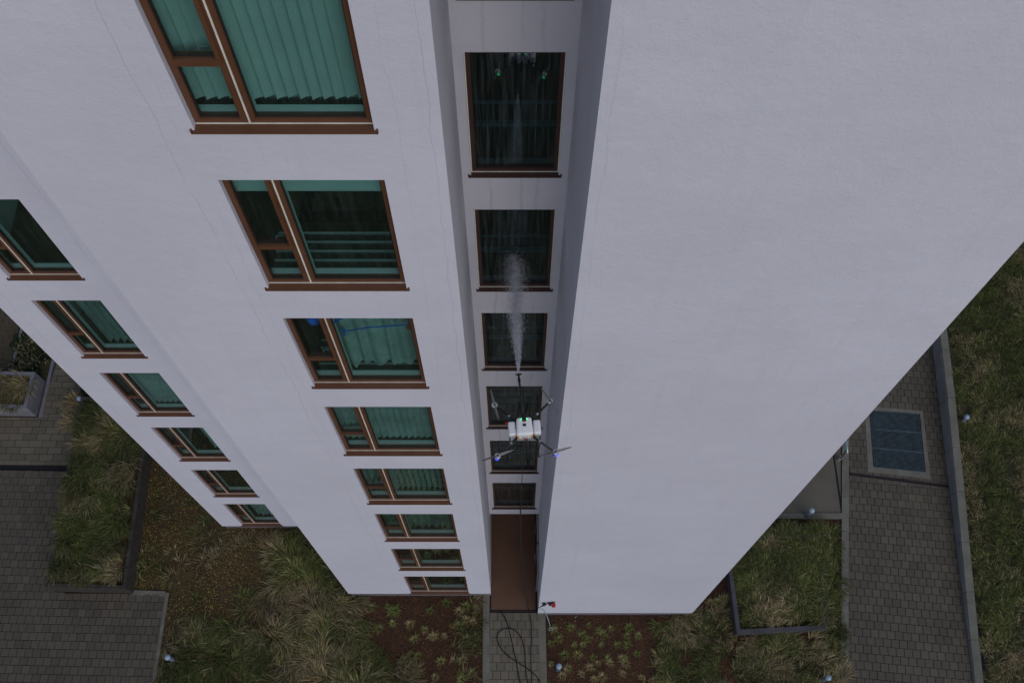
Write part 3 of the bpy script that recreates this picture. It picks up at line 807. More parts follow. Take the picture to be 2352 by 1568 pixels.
# ================================================================== PLANTERS
def planter(name, label, top, z, mat, boards, th=.10, soil_drop=.12, soil='soil', off=0.0):
    top = ccw(top); cx = sum(p[0] for p in top)/4; cy = sum(p[1] for p in top)/4
    t = thing(name, label, 'planter', (cx, cy, 0))
    inner = [(p[0]+(cx-p[0])*th/max(.2,abs(cx-p[0])), p[1]+(cy-p[1])*th/max(.2,abs(cy-p[1]))) for p in top]
    bh = z/boards
    for i in range(4):
        j = (i+1) % 4
        for k in range(boards):
            s = .004*((k+i) % 2)
            MB().prism([top[i], top[j], inner[j], inner[i]], k*bh + (.0 if k == 0 else .006), (k+1)*bh - .002 - s*.5).build('board', mat, t)
    MB().prism([(p[0]*.995+cx*.005, p[1]*.995+cy*.005) for p in inner], .01, z-soil_drop).build('soil', M[soil], t)
    return inner
in1 = planter('planter', 'long dark timber planter full of shaggy grass beside the paved court', plant1, .70, M['timber'], 3)
plant2 = GP([(59.9,935.7), (-90,933), (-70,851), (80.2,853.9)], .77)
in2 = planter('planter', 'grey steel planter with a stepped rim at the edge of the narrow wide-stone path', plant2, .77, M['steel_grey'], 3)
plant3 = GP([(1692.7,1453.9), (1901.5,1443.5), (1893,1224), (1664,1232)], .45)
in3 = planter('planter', 'low dark steel planter sunk in the mulch bed beside the right footpath', plant3, .45, M['steel_dark'], 1, th=.11, soil_drop=.16)

# ================================================================== GRASS
def vnoise(x, y, seed, scale):
    r = np.random.default_rng(seed); n = 64; g_ = r.random((n, n))
    X = x/scale + 1000; Y = y/scale + 1000; i = np.floor(X).astype(int); j = np.floor(Y).astype(int)
    fx, fy_ = X-i, Y-j; fx = fx*fx*(3-2*fx); fy_ = fy_*fy_*(3-2*fy_)
    a = g_[i%n, j%n]; b = g_[(i+1)%n, j%n]; c = g_[i%n, (j+1)%n]; d_ = g_[(i+1)%n, (j+1)%n]
    return (a*(1-fx)+b*fx)*(1-fy_) + (c*(1-fx)+d_*fx)*fy_
def in_poly(x, y, poly):
    r = np.zeros(len(x), bool); n = len(poly)
    for i in range(n):
        (x1, y1), (x2, y2) = poly[i], poly[(i+1) % n]
        c = (y1 > y) != (y2 > y)
        r ^= c & (x < (x2-x1)*(y-y1)/((y2-y1) if y2 != y1 else 1e-9)+x1)
    return r
PAL = dict(green=np.array([[.105,.135,.030],[.150,.175,.036],[.070,.100,.026],[.200,.200,.052]]),
           dry=np.array([[.36,.27,.125],[.50,.40,.22],[.24,.17,.07],[.43,.345,.21]]),
           dark=np.array([[.022,.045,.012],[.030,.060,.015],[.018,.038,.014]]))
def blades_mesh(name, px, py, pz, dx, dy, L, rise, wid, colr):
    """curved blades: root, arched middle, drooping tip"""
    n = len(px); s = np.sqrt(dx*dx+dy*dy)+1e-9; nx, ny = -dy/s, dx/s
    V = np.zeros((n, 5, 3)); w = wid/2
    V[:,0] = np.stack([px-nx*w, py-ny*w, pz], 1); V[:,1] = np.stack([px+nx*w, py+ny*w, pz], 1)
    mx, my, mz = px+dx*L*.45, py+dy*L*.45, pz+rise*L
    V[:,2] = np.stack([mx+nx*w*.9, my+ny*w*.9, mz], 1); V[:,3] = np.stack([mx-nx*w*.9, my-ny*w*.9, mz], 1)
    V[:,4] = np.stack([px+dx*L, py+dy*L, pz+rise*L*.72], 1)
    idx = (np.arange(n)*5)[:,None]
    T = np.concatenate([idx+np.array([[0,1,2]]), idx+np.array([[0,2,3]]), idx+np.array([[3,2,4]])], 1).reshape(-1)
    me = bpy.data.meshes.new(name); nt_ = n*3
    me.vertices.add(n*5); me.vertices.foreach_set('co', V.reshape(-1).astype(np.float32))
    me.loops.add(nt_*3); me.loops.foreach_set('vertex_index', T.astype(np.int32))
    me.polygons.add(nt_); me.polygons.foreach_set('loop_start', np.arange(0, nt_*3, 3, dtype=np.int32)); me.polygons.foreach_set('loop_total', np.full(nt_, 3, dtype=np.int32))
    at = me.attributes.new('tint', 'FLOAT_COLOR', 'POINT')
    C = np.ones((n, 5, 4)); C[:,:,:3] = colr[:,None,:]
    at.data.foreach_set('color', C.reshape(-1).astype(np.float32))
    me.materials.append(M['blade']); me.update(calc_edges=True); me.validate()
    return me
def grass(name, label, poly, z, per_m2, nb, L0, L1, dry, seed, exclude=(), lean=1.0, flow=None, spread=.16, wid=(.010,.022), thin=None, rise=(.25,.75), pal='green', mound=0.0):
    r = np.random.default_rng(seed)
    xs = [p[0] for p in poly]; ys = [p[1] for p in poly]
    A = (max(xs)-min(xs))*(max(ys)-min(ys)); n = int(A*per_m2)
    cx = r.uniform(min(xs), max(xs), n); cy = r.uniform(min(ys), max(ys), n)
    k = in_poly(cx, cy, poly)
    for e in exclude: k &= ~in_poly(cx, cy, e)
    if thin: k &= r.random(n) < thin(cx, cy)
    cx, cy = cx[k], cy[k]; n = len(cx)
    th = vnoise(cx, cy, seed+1, 1.6)*4*math.pi + vnoise(cx, cy, seed+2, .6)*2.5
    if flow is not None: th = flow + (vnoise(cx, cy, seed+1, 1.2)-.5)*3.2 + (vnoise(cx, cy, seed+2, .5)-.5)*1.8
    dr_ = dry + (vnoise(cx, cy, seed+3, .9)-.5)*1.7 + (vnoise(cx, cy, seed+4, .35)-.5)*.7
    size = r.uniform(.7, 1.25, n); shade = .52 + .85*vnoise(cx, cy, seed+5, .45)
    I = np.repeat(np.arange(n), nb); N = len(I)
    rad = np.sqrt(r.random(N))*spread*size[I]; an = r.uniform(0, 2*math.pi, N)
    px = cx[I]+rad*np.cos(an); py = cy[I]+rad*np.sin(an)
    a2 = an; dx = np.cos(th[I])*lean + np.cos(a2)*.75 + r.normal(0,.22,N); dy = np.sin(th[I])*lean + np.sin(a2)*.75 + r.normal(0,.22,N)
    s = np.sqrt(dx*dx+dy*dy)+1e-6; rs = r.uniform(rise[0], rise[1], N); hz = np.sqrt(np.clip(1-rs*rs*.8, .1, 1))
    dx, dy = dx/s*hz, dy/s*hz
    L = r.uniform(L0, L1, N)*size[I]
    isdry = r.random(N) < np.clip(dr_[I], .04, .96)
    g_ = PAL[pal][r.integers(0, len(PAL[pal]), N)]; d_ = PAL['dry'][r.integers(0, 4, N)]
    c = np.where(isdry[:,None], d_, g_)*(shade[I]*r.uniform(.45,1.45,N))[:,None]
    me = blades_mesh(name, px, py, z + mound*vnoise(cx, cy, seed+9, .8)[I], dx, dy, L, rs*.75, r.uniform(wid[0], wid[1], N), c)
    o = link(name, me); tag(o, label, 'grass', None, 'stuff'); return o
E3 = [plant3]
bl = GP([(330,1000),(640,1100),(1000,1400),(1108,1500),(1108,1640),(345,1640),(372,1420),(387,1360),(312,1360)])
litter_zone = lambda x, y: np.clip(.10 + 1.9*(vnoise(x, y, 91, 1.3)-.42), .04, 1)
bed_grass_zone = GP([(340,1640),(368,1520),(392,1425),(470,1440),(560,1400),(640,1340),(610,1235),(700,1215),(790,1350),(850,1395),(830,1460),(960,1540),(990,1640)])
FW = (.007, .015)
grass('bed_grass', 'long matted dry and green grass between the court and the building', bed_grass_zone, .02, 24, 50, .22, .52, .36, 11, lean=1.0, wid=FW, spread=.13)
grass('bed_grass', 'thin scattered grass over yellow leaf litter next to the wing', GP([(310,1350),(335,1050),(520,1215),(620,1240),(640,1335),(560,1395),(470,1440),(395,1420),(392,1362)]), .02, 12, 40, .10, .28, .25, 12, lean=.5, wid=FW, thin=lambda x, y: np.clip(3*(vnoise(x, y, 77, .9)-.45), .08, 1))
grass('bed_grass', 'sparse dry grass strands beside the left path kerb', GP([(1050,1375),(1106,1375),(1106,1640),(1020,1640)]), .02, 7, 46, .14, .36, .5, 13, lean=.9, wid=FW)
c1x, c1y = sum(p[0] for p in in1)/4, sum(p[1] for p in in1)/4
in1g = [(p[0]+(c1x-p[0])*.09-.02, p[1]+(c1y-p[1])*.045+.03) for p in in1]
grass('planter_grass', 'shaggy green and straw-coloured grass spilling over the timber planter', in1g, .60, 46, 66, .15, .38, .38, 14, flow=math.radians(205), lean=1.0, wid=FW, spread=.13, mound=.32)
grass('planter_grass', 'straw and green grass filling the grey steel planter', in2, .66, 40, 64, .18, .42, .42, 15, flow=math.radians(200), wid=FW)
in3g = [(p[0]*.93+sum(q[0] for q in in3)/4*.07+.08, p[1]*.93+sum(q[1] for q in in3)/4*.07+.04) for p in in3]
grass('planter_grass', 'dense dark green grass filling the low steel planter', in3g, .30, 52, 62, .13, .34, .18, 16, flow=math.radians(120), lean=.7, wid=FW, spread=.10, mound=.15)
mead = [(wallin(560).x+.42, wallin(560).y), (wallin(1040).x+.42, wallin(1040).y), (wallin(1680).x+.42, wallin(1680).y), (wallin(1680).x+6.5, wallin(1680).y), (wallin(540).x+8, wallin(500).y+2), (wallin(560).x-2, wallin(420).y+2)]
grass('meadow_grass', 'tufted green and straw grass beyond the low concrete wall', mead, .02, 24, 58, .12, .32, .19, 17, lean=.6, flow=math.radians(150), wid=FW, spread=.11)
rightmass = GP([(1500,1440),(1560,1408),(1600,1412),(1640,1380),(1680,1470),(1900,1455),(1932,1440),(1933,1640),(1560,1640),(1470,1600),(1500,1520)])
grass('bed_grass', 'tangled dry and green grass along the right wall foot', rightmass, .02, 24, 56, .13, .36, .27, 18, exclude=E3, lean=.8, wid=FW, spread=.11)
grass('bed_grass', 'grass fringe in red mulch below the terrace kerb', GP([(1720,1200),(1934,1200),(1934,1236),(1660,1246)]), .02, 10, 40, .1, .28, .5, 19, exclude=E3, wid=FW)
grass('bed_grass', 'green grass strip squeezed between planter and kerb', GP([(1900,1240),(1930,1240),(1930,1450),(1908,1450)]), .02, 26, 60, .12, .30, .3, 20, exclude=E3, wid=FW)
grass('bed_grass', 'straw grass hanging over the hidden edges of the low steel planter', GP([(1876,1215),(1908,1215),(1912,1438),(1884,1436)], .4), .40, 46, 50, .12, .30, .5, 24, lean=.7, wid=FW)
grass('bed_grass', 'green grass leaning over the far edge of the low steel planter', GP([(1660,1218),(1905,1210),(1905,1240),(1660,1245)], .4), .40, 44, 50, .12, .30, .22, 25, lean=.7, flow=math.radians(90), wid=FW)
grass('shrub_leaves', 'low dark green leafy ground cover near the wing end', GP([(40,770),(118,800),(108,850),(80,856),(15,852)]), .02, 30, 70, .10, .22, .04, 21, rise=(.5,1), wid=(.02,.04), pal='dark')
grass('shrub_leaves', 'dark green ground cover against the wing beside the wide-stone path', GP([(183,840),(330,950),(330,905),(190,905)]), .02, 26, 60, .12, .26, .12, 22, rise=(.4,1), wid=(.015,.03), pal='dark')
grass('bed_grass', 'tan dry grass hanging over the planter end by the path lamp', GP([(174,905),(192,905),(178,985),(166,985)]), .30, 36, 60, .15, .34, .9, 23, lean=.9, flow=math.radians(250), wid=FW)
MB().prism([(wallin(560).x+.25, wallin(560).y), (wallin(1680).x+.25, wallin(1680).y), (wallin(1680).x+.41, wallin(1680).y), (wallin(560).x+.41, wallin(560).y)], -.02, .014).build('drainage_strip', M['pit'])['kind'] = 'structure'
# gravel yard and stone edging far left
sheet('gravel_yard', GP([(-200,600),(60,600),(38,800),(20,850),(-200,850)]), .02, M['gravel'])
strip('stone_edging', (60, 700), (22, 850), 6, 7, .10, M['wall_stone'])

def litter(name, label, poly, z, n, seed, pal):
    r = np.random.default_rng(seed); xs = [p[0] for p in poly]; ys = [p[1] for p in poly]
    x = r.uniform(min(xs), max(xs), n); y = r.uniform(min(ys), max(ys), n)
    k = in_poly(x, y, poly) & (r.random(n) < np.clip(.15+1.8*(vnoise(x, y, seed+1, .8)-.3), .05, 1)); x, y = x[k], y[k]; n = len(x)
    a = r.uniform(0, 6.28, n); s = r.uniform(.011, .027, n); tl = r.normal(0, .35, (n, 2))
    V = np.zeros((n, 4, 3))
    for q, (u, v) in enumerate(((-1,0),(0,-.55),(1,0),(0,.55))):
        V[:,q,0] = x+(u*np.cos(a)-v*np.sin(a))*s; V[:,q,1] = y+(u*np.sin(a)+v*np.cos(a))*s; V[:,q,2] = z+.012+u*s*tl[:,0]+v*s*tl[:,1]
    me = bpy.data.meshes.new(name); me.from_pydata(V.reshape(-1,3).tolist(), [], (np.arange(n*4).reshape(n,4)).tolist())
    at = me.attributes.new('tint', 'FLOAT_COLOR', 'POINT'); pal = np.array(pal)
    C = np.ones((n,4,4)); C[:,:,:3] = (pal[r.integers(0,len(pal),n)]*r.uniform(.6,1.3,n)[:,None])[:,None,:]
    at.data.foreach_set('color', C.reshape(-1).astype(np.float32)); me.materials.append(M['blade']); me.update()
    return tag(link(name, me), label, 'leaf litter', None, 'stuff')
YEL = [(.42,.26,.05),(.30,.16,.03),(.48,.33,.09),(.16,.09,.03),(.28,.25,.07),(.12,.08,.04)]
litter('fallen_leaves', 'small yellow and brown leaves scattered over the soil next to the wing', GP([(305,1358),(335,1000),(640,1100),(800,1340),(830,1400),(640,1400),(480,1450),(400,1500),(345,1640),(372,1450),(388,1358)]), .012, 38000, 31, YEL)
litter('fallen_leaves', 'brown bark chips and leaves strewn at the foot of the wide windows', mulchL, .016, 2600, 32, [(.12,.05,.025),(.2,.09,.04),(.3,.17,.05),(.06,.03,.02)])
litter('fallen_leaves', 'red-brown bark chips and leaves strewn along the right wall foot', bedR, .012, 8000, 33, [(.12,.05,.025),(.2,.09,.04),(.28,.15,.05),(.06,.03,.02),(.3,.26,.12)])

# individual tufts in the mulch
def tuft_mesh(seed, green):
    r = np.random.default_rng(seed); n = 44; an = np.linspace(0, 2*math.pi, n, endpoint=False)+r.normal(0,.25,n)
    rs = r.uniform(.3, .9, n); hz = np.sqrt(1-rs*rs*.8)
    gp = PAL['green'][r.integers(0,4,n)]*1.5; dp = PAL['dry'][r.integers(0,4,n)]*1.25
    c = np.where((r.random(n) < green)[:,None], gp, dp)*r.uniform(.7,1.2,n)[:,None]
    return blades_mesh('sedge_tuft', np.cos(an)*.02, np.sin(an)*.02, np.zeros(n), np.cos(an)*hz, np.sin(an)*hz, r.uniform(.16,.32,n), rs*.75, r.uniform(.012,.02,n), c)
TG = [tuft_mesh(40+i, .9) for i in range(3)]; TD = [tuft_mesh(50+i, .25) for i in range(3)]
def tuft(px, py, meshes, label, group, s=1.0):
    p = G(px, py, .012); o = link('sedge_tuft', random.choice(meshes)); o.location = p
    o.rotation_euler = (random.uniform(-.15,.15), random.uniform(-.15,.15), random.uniform(0, 6.28)); o.scale = (.62*s*random.uniform(.75,1.3),)*3
    tag(o, label, 'plant', group)
for row, (py, n, ms) in enumerate(((1441,6,TG),(1462,6,TG),(1481,6,TG),(1505,6,TG),(1528,6,TD),(1552,6,TD))):
    for i in range(n):
        x = 1275 + (i+.5*(row%2))*34 + random.uniform(-12,12)
        if ms is TG: tuft(x, py+random.uniform(-8,8), ms, 'small spiky green sedge tuft planted in rows in the red mulch', 'green sedge tufts in the red mulch')
        else: tuft(x, py+random.uniform(-8,8), ms, 'small straw-coloured sedge tuft planted in the red mulch near the dome lamp', 'straw sedge tufts in the red mulch')
for i in range(46):
    x, y = random.uniform(850, 1095), random.uniform(1385, 1560)
    if x < 850+(y-1450)*1.1: continue
    tuft(x, y, TG if random.random() < .7 else TD, 'small spreading tuft in the mulch below the wide windows', 'tufts below the wide windows', 1.1)
for i in range(26):
    x, y = random.uniform(1600, 1690), random.uniform(1330, 1455)
    if x + (y-1191)*.9 < 1800: continue
    tuft(x, y, TG if random.random() < .5 else TD, 'small spreading tuft between the right wall foot and the low steel planter', 'tufts beside the low steel planter', 1.2)

# ================================================================== LAMPS AND SMALL THINGS
def bollard(px, py, label, h=.68):
    p = G(px, py, h); t = thing('bollard_lamp', label, 'lamp', (p.x, p.y, 0), 'dome-topped bollard lamps')
    MB().lathe((p.x, p.y, 0), [(.085,0),(.085,.02),(.058,.03),(.058,h-.10)], 18).build('post', M['post'], t, True)
    pr = [(.060, h-.099), (.078, h-.09), (.080, h-.04)] + [(.080*math.cos(a), h-.04+.075*math.sin(a)) for a in np.linspace(.15, 1.5, 7)]
    MB().lathe((p.x, p.y, 0), pr, 20).build('dome', M['globe'], t, True)
bollard(383.6, 1508, 'dome-topped bollard lamp in dry grass at the corner of the paved court')
bollard(181, 914, 'dome-topped bollard lamp wrapped in tan grass at the end of the timber planter', .5)
bollard(1866, 1171, 'dome-topped bollard lamp standing on the terrace kerb')
bollard(1284, 1529, 'dome-topped bollard lamp among straw tufts in the red mulch', .62)
bollard(1904, 1555, 'dome-topped bollard lamp half hidden in grass beside the right footpath kerb')
bollard(2222, 956, 'dome-topped bollard lamp sunk in the grass beyond the low concrete wall', .45)
p = G(1945, 1026, .9)
t = thing('handrail', 'curved pale metal handrail end on a wall bracket at the terrace edge', 'handrail', (p.x, p.y, 0))
a_, b_, c_ = G(1940, 1004, .9), G(1945, 1022, .9), G(1946.5, 1040, .9)
MB().tube([a_, (a_+b_)/2+Vector((.03,0,0)), b_, c_], .022).build('rail', M['chrome'], t, True)
MB().tube([G(1944, 1034, .85), G(1931, 1052, .35)], .018).build('bracket', M['d_black'], t)
MB().lathe(G(1926, 1055, 0.03), [(.06,0),(.06,.1),(.04,.3)], 10).build('foot', M['wall_stone'], t)
# wall taps on the right block
p = P(1266, 1381, YR)
t = thing('wall_tap', 'red valve with a white sticker and black tap levers low on the right wall', 'tap', (p.x, YR, p.z))
m = MB().lathe((0,0,0), [(.052,-.05),(.058,-.03),(.058,.03),(.05,.05)], 14).mesh('valve_body', M['red'])
o = link('valve_body', me := m, t); o.matrix_parent_inverse = Matrix(); o.location = (.06, -.10, .03)
a0 = (p.x, YR, p.z)
def wb(x0,x1,y0,y1,z0,z1): return MB().box(p.x+x0,p.x+x1,YR+y0,YR+y1,p.z+z0,p.z+z1)
wb(-.06,.0,-.11,-.07,.0,.03).build('lever', M['d_black'], t)
wb(-.10,.10,-.05,-.003,-.10,-.05).build('back_plate', M['d_black'], t)
wb(.04,.075,-.159,-.1585,.01,.06).build('sticker', M['gasket'], t)
wb(.03,.09,-.10,-.003,-.02,.02).build('pipe', M['d_black'], t)
p = P(1245.5, 1382.5, YR)
t = thing('wall_tap', 'black tap with a pointed lever near the corner of the right wall', 'tap', (p.x, YR, p.z))
wb(0,.08,-.09,-.003,-.05,.03).build('body', M['d_black'], t)
MB().tube([(p.x+.04,YR-.08,p.z+.02),(p.x-.02,YR-.10,p.z),(p.x-.12,YR-.13,p.z-.06)], [.02,.016,.006]).build('lever', M['d_black'], t)
wb(.08,.12,-.06,-.02,-.03,.0).build('spout', M['d_black'], t)
# pale cable from the drain to a plate in the mulch
cp = [P(1239,1397,YR-.02), P(1246,1398,YR-.02), P(1252,1404,YR-.02), G(1256,1413,.12), G(1260,1424,.06), G(1264,1438,.05)]
MB().tube(cp, .012, 6).build('cable', M['cable'], None, True)
tag(bpy.context.scene.collection.objects[-1], 'pale thin cable running from the entrance drain into the mulch', 'cable')
p = G(1266, 1444, .03)
o = MB().box(p.x-.07,p.x+.07,p.y-.04,p.y+.04,.012,.05).build('junction_plate', M['cable'], None, bevel=.008)
tag(o, 'small pale plate at the end of the thin cable in the mulch', 'plate')

# ================================================================== DRONE
ZD = 17.06
mot = [G(1136,929,ZD), G(1263,920,ZD), G(1143,1046,ZD), G(1276,1037,ZD)]   # front left, front right, rear left, rear right
cen = sum(mot, Vector())/4
fwd = ((mot[0]+mot[1])-(mot[2]+mot[3])).normalized(); yaw = math.atan2(-fwd.x, fwd.y)
dr = thing('cleaning_drone', 'white four-rotor cleaning drone with a black spray boom hovering in front of the stair recess', 'drone', (cen.x, cen.y, ZD-.30))
dr.rotation_euler = (0, 0, yaw)
def dpart(mb, name, mat, parent=None, smooth=False, bevel=0, segs=3):
    o = link(name, mb.mesh(name, mat, smooth, bevel, segs)); o.parent = parent or dr
    if parent is None: o.location = (0, 0, .30)
    return o
# body shell, rounded and slightly tapered
b = MB(); b.v = [(-.095,-.115,-.085),(.095,-.115,-.085),(.100,.115,-.07),(-.100,.115,-.07),(-.108,-.108,.07),(.108,-.108,.07),(.090,.105,.10),(-.090,.105,.10)]
b.f = [(3,2,1,0),(4,5,6,7),(0,1,5,4),(1,2,6,5),(2,3,7,6),(3,0,4,7)]; b.m = [0]*6
body = dpart(b, 'body_shell', M['d_white'], None, True, .032, 4)
dpart(MB().box(-.035,.035,-.122,-.1155,-.05,.0), 'latch', M['d_grey'], body, False, .004)
dpart(MB().box(-.02,.02,-.012,.018,.094,.0985), 'sensor_window', M['d_black'], body)
puck = dpart(MB().lathe((0,.080,.088), [(.034,0),(.034,.022),(.026,.032)], 18), 'gps_puck', M['d_black'], body)
for s in (-1, 1): dpart(MB().lathe((s*.027,.078,.100), [(.007,0),(.011,.006),(.007,.017)], 8), 'led', M['d_green'])
for s in (-1, 1):
    w = MB().box(s*.155-.045, s*.155+.045, -.095, .085, -.075, .045)
    pod = dpart(w, 'side_tank', M['d_white'], None, True, .028, 4)
    dpart(MB().lathe((s*.104,.03,.05), [(.007,0),(.007,.008)], 8), 'bolt', M['d_black'])
dpart(MB().box(-.232,-.205,.06,.085,-.01,.02), 'marker', M['red'])
inv = Matrix.Rotation(-yaw, 3, 'Z')
for i, mt in enumerate(mot):
    l = inv @ (mt - cen); sx_, sy_ = math.copysign(1, l.x), math.copysign(1, l.y)
    root = Vector((sx_*.085, sy_*.10, -.02)); tip = Vector((l.x, l.y, -.035)); d_ = (tip-root).normalized()
    arm = dpart(MB().tube([root, root+d_*.10, tip], [.019,.0145,.0135], 10), 'arm', M['d_black'], None, True)
    for s in (.34, .93):
        q = root.lerp(tip, s); dpart(MB().tube([q-d_*.014, q+d_*.014], .0165, 10), 'clamp', M['d_silver'], arm)
    if i == 1: q = root.lerp(tip, .66); dpart(MB().tube([q-d_*.045, q+d_*.045], .0135, 10), 'sleeve', M['d_white'], arm)
    if i > 1:
        q = root + Vector((0,-.012,.015)); dpart(MB().box(q.x-.012,q.x+.012,q.y-.02,q.y+.008,q.z,q.z+.02), 'tag', M['d_orange'], arm)
    pv = Vector((d_.y, -d_.x, 0))*sx_*-.03*sy_
    dpart(MB().tube([root+d_*.02+Vector((0,0,.01)), root+d_*.05+pv+Vector((0,0,.05)), root+d_*.11+pv*.8+Vector((0,0,.05)), root+d_*.14], .005, 6), 'cable_loop', M['d_black'], arm, True)
    c = (l.x, l.y, 0)
    mo = dpart(MB().lathe(c, [(.033,-.06),(.038,-.055),(.038,-.028)], 20), 'motor', M['d_black'], None)
    dpart(MB().lathe(c, [(.038,-.027),(.0385,-.008),(.037,.0),(.028,.004)], 20), 'motor_bell', M['d_silver'], mo)
    dpart(MB().lathe(c, [(.011,.0045),(.011,.012),(.006,.016)], 12), 'hub', M['d_black'], mo)
    lc = M['d_green'] if i < 2 else M['d_blue']
    out = -1 if i > 1 else 1
    a0 = math.radians(90*out) + (.3 if sx_ > 0 else -.3)
    m = MB()
    for q in range(6):
        aa = a0 - .55 + q*.2; m.box(l.x+.0395*math.cos(aa)-.004, l.x+.0395*math.cos(aa)+.004, l.y+.0395*math.sin(aa)-.004, l.y+.0395*math.sin(aa)+.004, -.046, -.036)
    dpart(m, 'led_strip', lc, mo)
    pa = [math.radians(100), math.radians(118), math.radians(15), math.radians(12)][i]
    for bl_ in range(2):
        A = pa + bl_*math.pi; u = Vector((math.cos(A), math.sin(A), 0)); n_ = Vector((-u.y, u.x, 0)); m = MB()
        prof = [(.012,.007,.012),(.05,.014,.009),(.11,.013,.006),(.17,.009,.003),(.205,.004,.001)]
        for rr, hw, tw in prof:
            base = Vector((l.x, l.y, .009)) + u*rr
            for sg, zz_ in ((-1,-tw),(1,tw)):
                m.v.append(tuple(base + n_*hw*sg + Vector((0,0,zz_+.0012)))); m.v.append(tuple(base + n_*hw*sg + Vector((0,0,zz_-.0012))))
        for j in range(len(prof)-1):
            o_ = j*4
            for q in ((0,2,6,4),(1,5,7,3),(0,4,5,1),(2,3,7,6)): m.f.append(tuple(o_+k for k in q)); m.m.append(0)
        dpart(m, 'propeller_blade', M['d_prop'], mo)
# landing gear
def dl(px, py, dz):
    return inv @ (G(px, py, ZD+dz) - cen)
lL, lR = dl(1171, 1041, -.26), dl(1236, 1036, -.26)
for s_, q in ((-1, lL), (1, lR)):
    dpart(MB().tube([(s_*.185,-.06,-.06),(s_*.188,(q.y-.06)/2,-.15), q], .0085, 8), 'landing_leg', M['d_black'], None, True)
    dpart(MB().tube([q+Vector((0,.16,-.005)), q, q+Vector((.012*s_,-.07,-.03))], [.008,.008,.013], 8), 'skid', M['d_black'], None, True)
dpart(MB().tube([lL, lR], .0085, 8), 'cross_bar', M['d_black'])
dpart(MB().tube([(.02,-.12,-.06),(.025,-.16,-.10),(.03,-.20,-.16)], [.008,.010,.012], 8), 'antenna', M['d_black'])
dpart(MB().box(-.002,.03,-.135,-.118,-.075,-.055), 'marker', M['red'])
# spray boom
tipl = inv @ (G(1191,859,ZD) - cen)
b0 = Vector((.0,.10,-.02)); b1 = Vector((tipl.x, tipl.y, 0)); bd = (b1-b0)
boom = dpart(MB().tube([b0, b0+bd*.55, b1], [.016,.014,.012], 10), 'boom', M['d_black'], None, True)
for s, r_ in ((.22,.015),(.52,.017),(.72,.018),(.86,.020),(.90,.017)):
    q = b0+bd*s; dpart(MB().tube([q-bd*.012, q+bd*.012], r_, 10), 'collar', M['d_black'], boom)
for s in (.08, .3): q = b0+bd*s; dpart(MB().tube([q-bd*.02, q+bd*.02], .0135, 10), 'band', M['d_silver'], boom)
dpart(MB().box(b1.x-.038,b1.x+.038,b1.y-.012,b1.y+.006,b1.z-.010,b1.z+.010), 'nozzle_bracket', M['d_black'], boom, False, .003)
dpart(MB().tube([b1+Vector((0,.006,0)), b1+Vector((0,.04,0))], [.007,.004], 8), 'nozzle', M['d_grey'], boom)

# ------------------------------------------------ water jet
nz = mw(dr) @ (b1 + Vector((0,.04,.30))); end = P(1181, 588, YS+.02)
def spray():
    r = np.random.default_rng(5); N = 24000
    s = r.beta(1.05, 1.25, N); n0, e0 = np.array(nz), np.array(end)
    sag = np.stack([0*s, 0*s, .12*s*(1-s)*4*.5], 1)
    rad = .006 + .125*np.minimum(s*1.9, 1)**.9 + .06*np.clip(s-.5,0,1)
    th = r.uniform(0, 2*math.pi, N); rr = rad*np.minimum(np.abs(r.normal(0, .55, N))+.10*(r.random(N)<.4), 1.5)
    wob = .018*np.sin(s*9+1)+.010*np.sin(s*23)
    c = n0+(e0-n0)*s[:,None]+sag; c[:,0] += rr*np.cos(th)+wob*s; c[:,2] += rr*np.sin(th)
    d_ = (e0-n0)/np.linalg.norm(e0-n0); L = r.uniform(.008,.030,N)*(1-.5*s); w = r.uniform(.0006,.0017,N)*(1+.4*s)
    # splash on the wall and glass
    K = 6000; c2 = np.stack([e0[0]+r.normal(0,.12,K), np.full(K, e0[1]-.05)-np.abs(r.normal(0,.22,K)), e0[2]+r.normal(0,.20,K)], 1)
    c = np.concatenate([c, c2]); L = np.concatenate([L, r.uniform(.002,.006,K)]); w = np.concatenate([w, r.uniform(.0005,.0012,K)]); N += K
    a = np.array([1,0,0]); b = np.cross(d_, a); b /= np.linalg.norm(b)
    V = np.stack([c-d_*L[:,None], c+a*w[:,None], c+b*w[:,None], c-a*w[:,None], c-b*w[:,None], c+d_*L[:,None]], 1).reshape(-1,3)
    T = []
    for q in ((0,2,1),(0,3,2),(0,4,3),(0,1,4),(5,1,2),(5,2,3),(5,3,4),(5,4,1)): T.append(np.arange(N)[:,None]*6+np.array([q]))
    me = bpy.data.meshes.new('water_spray'); me.from_pydata(V.tolist(), [], np.concatenate(T).tolist())
    m, nt, bs = base_mat('spray_droplets'); bs.inputs['Base Color'].default_value = (.9,.92,.95,1); bs.inputs['Roughness'].default_value = .3
    n_ = noise(nt, node(nt, 'ShaderNodeNewGeometry').outputs['Position'], 9, 4)
    tr = node(nt, 'ShaderNodeBsdfTranslucent'); tr.inputs[0].default_value = (.9,.92,.95,1)
    mx = node(nt, 'ShaderNodeMixShader'); mx.inputs[0].default_value = .45; nt.links.new(bs.outputs[0], mx.inputs[1]); nt.links.new(tr.outputs[0], mx.inputs[2])
    tp = node(nt, 'ShaderNodeBsdfTransparent'); m2 = node(nt, 'ShaderNodeMixShader'); nt.links.new(ramp(nt, n_, .35, .65, .75, .15), m2.inputs[0])
    nt.links.new(mx.outputs[0], m2.inputs[1]); nt.links.new(tp.outputs[0], m2.inputs[2]); nt.links.new(m2.outputs[0], nt.nodes['Material Output'].inputs['Surface'])
    me.materials.append(m)
    tag(link('water_spray', me), 'white jet of water spraying from the drone nozzle onto the stair window', 'water spray', None, 'stuff')
spray()

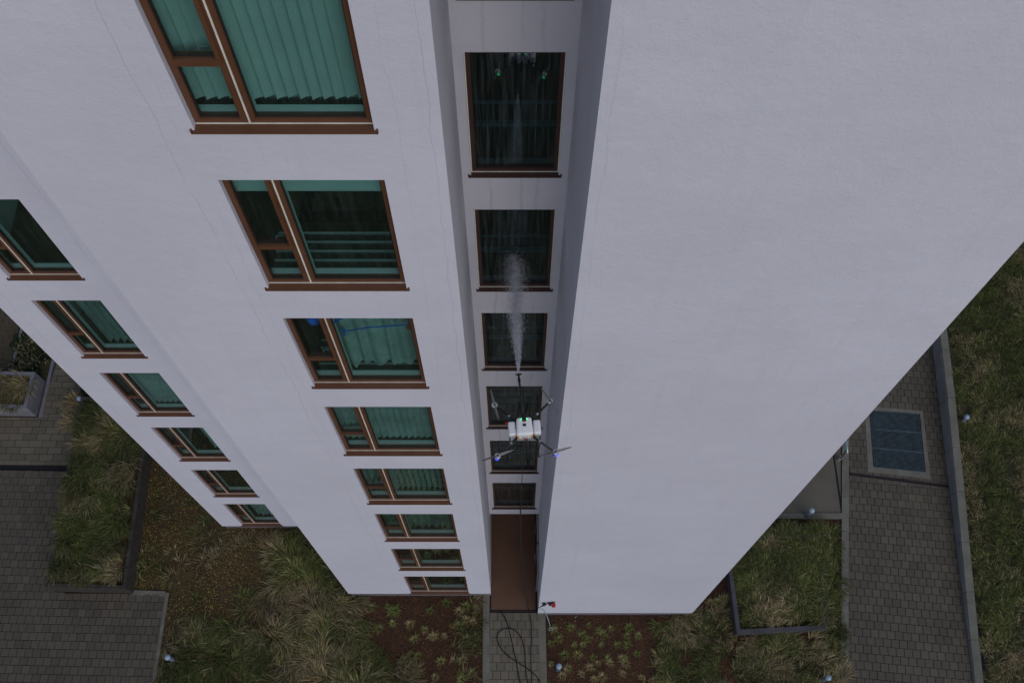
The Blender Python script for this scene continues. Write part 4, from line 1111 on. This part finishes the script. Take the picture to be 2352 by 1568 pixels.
# ------------------------------------------------ hoses
def smooth(pts, n=8):
    pts = [Vector(p) for p in pts]; out = []
    P_ = [pts[0]*2-pts[1]] + pts + [pts[-1]*2-pts[-2]]
    for i in range(1, len(P_)-2):
        a, b, c, d_ = P_[i-1], P_[i], P_[i+1], P_[i+2]
        for k in range(n):
            t = k/n; out.append(.5*((2*b)+(c-a)*t+(2*a-5*b+4*c-d_)*t*t+(3*b-a-3*c+d_)*t**3))
    return out + [pts[-1]]
c4 = lambda pts, z=.066: [G((1900+x/5.0425)/1.7415, (2420+y/5.0425)/1.7415, z) for x, y in pts]
st = mw(dr) @ Vector((.0,-.06,.20)); gd = c4([(1085,90)])[0]
hang = []
for px, py in ((1203.5,1020),(1201,1060),(1198,1120),(1195.5,1180),(1196,1230),(1198,1270),(1203,1330),(1209,1375)):
    lo, hi = 0.0, 1.0
    for _ in range(40):
        t = (lo+hi)/2; q = st.lerp(gd, t); 
        if project(q.x, q.y, q.z)[1] < py: lo = t
        else: hi = t
    q = st.lerp(gd, lo); r = ray(px, py); hang.append(Vector((r.x*q.y/r.y, q.y, q.z)))
path = smooth([st] + hang + c4([(1085,90),(1110,200),(1135,400),(1137,700),(1127,900),(1130,1150),(1140,1400),(1143,1568),(1150,1900)]))
o = MB().tube(path, [.0055]*30+[.011]*(len(path)-30), 6).build('supply_hose', M['hose'], None, True); tag(o, 'thin black supply hose hanging from the drone down to the entrance path', 'hose')
o = MB().tube(smooth(c4([(525,130),(620,290),(680,470),(760,800),(820,1080),(880,1400),(910,1568),(960,1900)], .064)), .013, 6).build('garden_hose', M['hose'], None, True)
tag(o, 'straight black hose lying across the entrance path', 'hose')
o = MB().tube(smooth(c4([(1330,1900),(1310,1568),(1250,1440),(1140,1340),(1020,1250),(830,1130),(640,1000),(520,860),(450,700),(460,580),(530,500),(650,465),(780,490),(880,580),(950,700),(1000,900),(1015,1150),(1030,1350),(1070,1568),(1150,1900)], .068)), .013, 6).build('garden_hose', M['hose'], None, True)
tag(o, 'black hose lying in a large teardrop loop on the entrance path', 'hose')
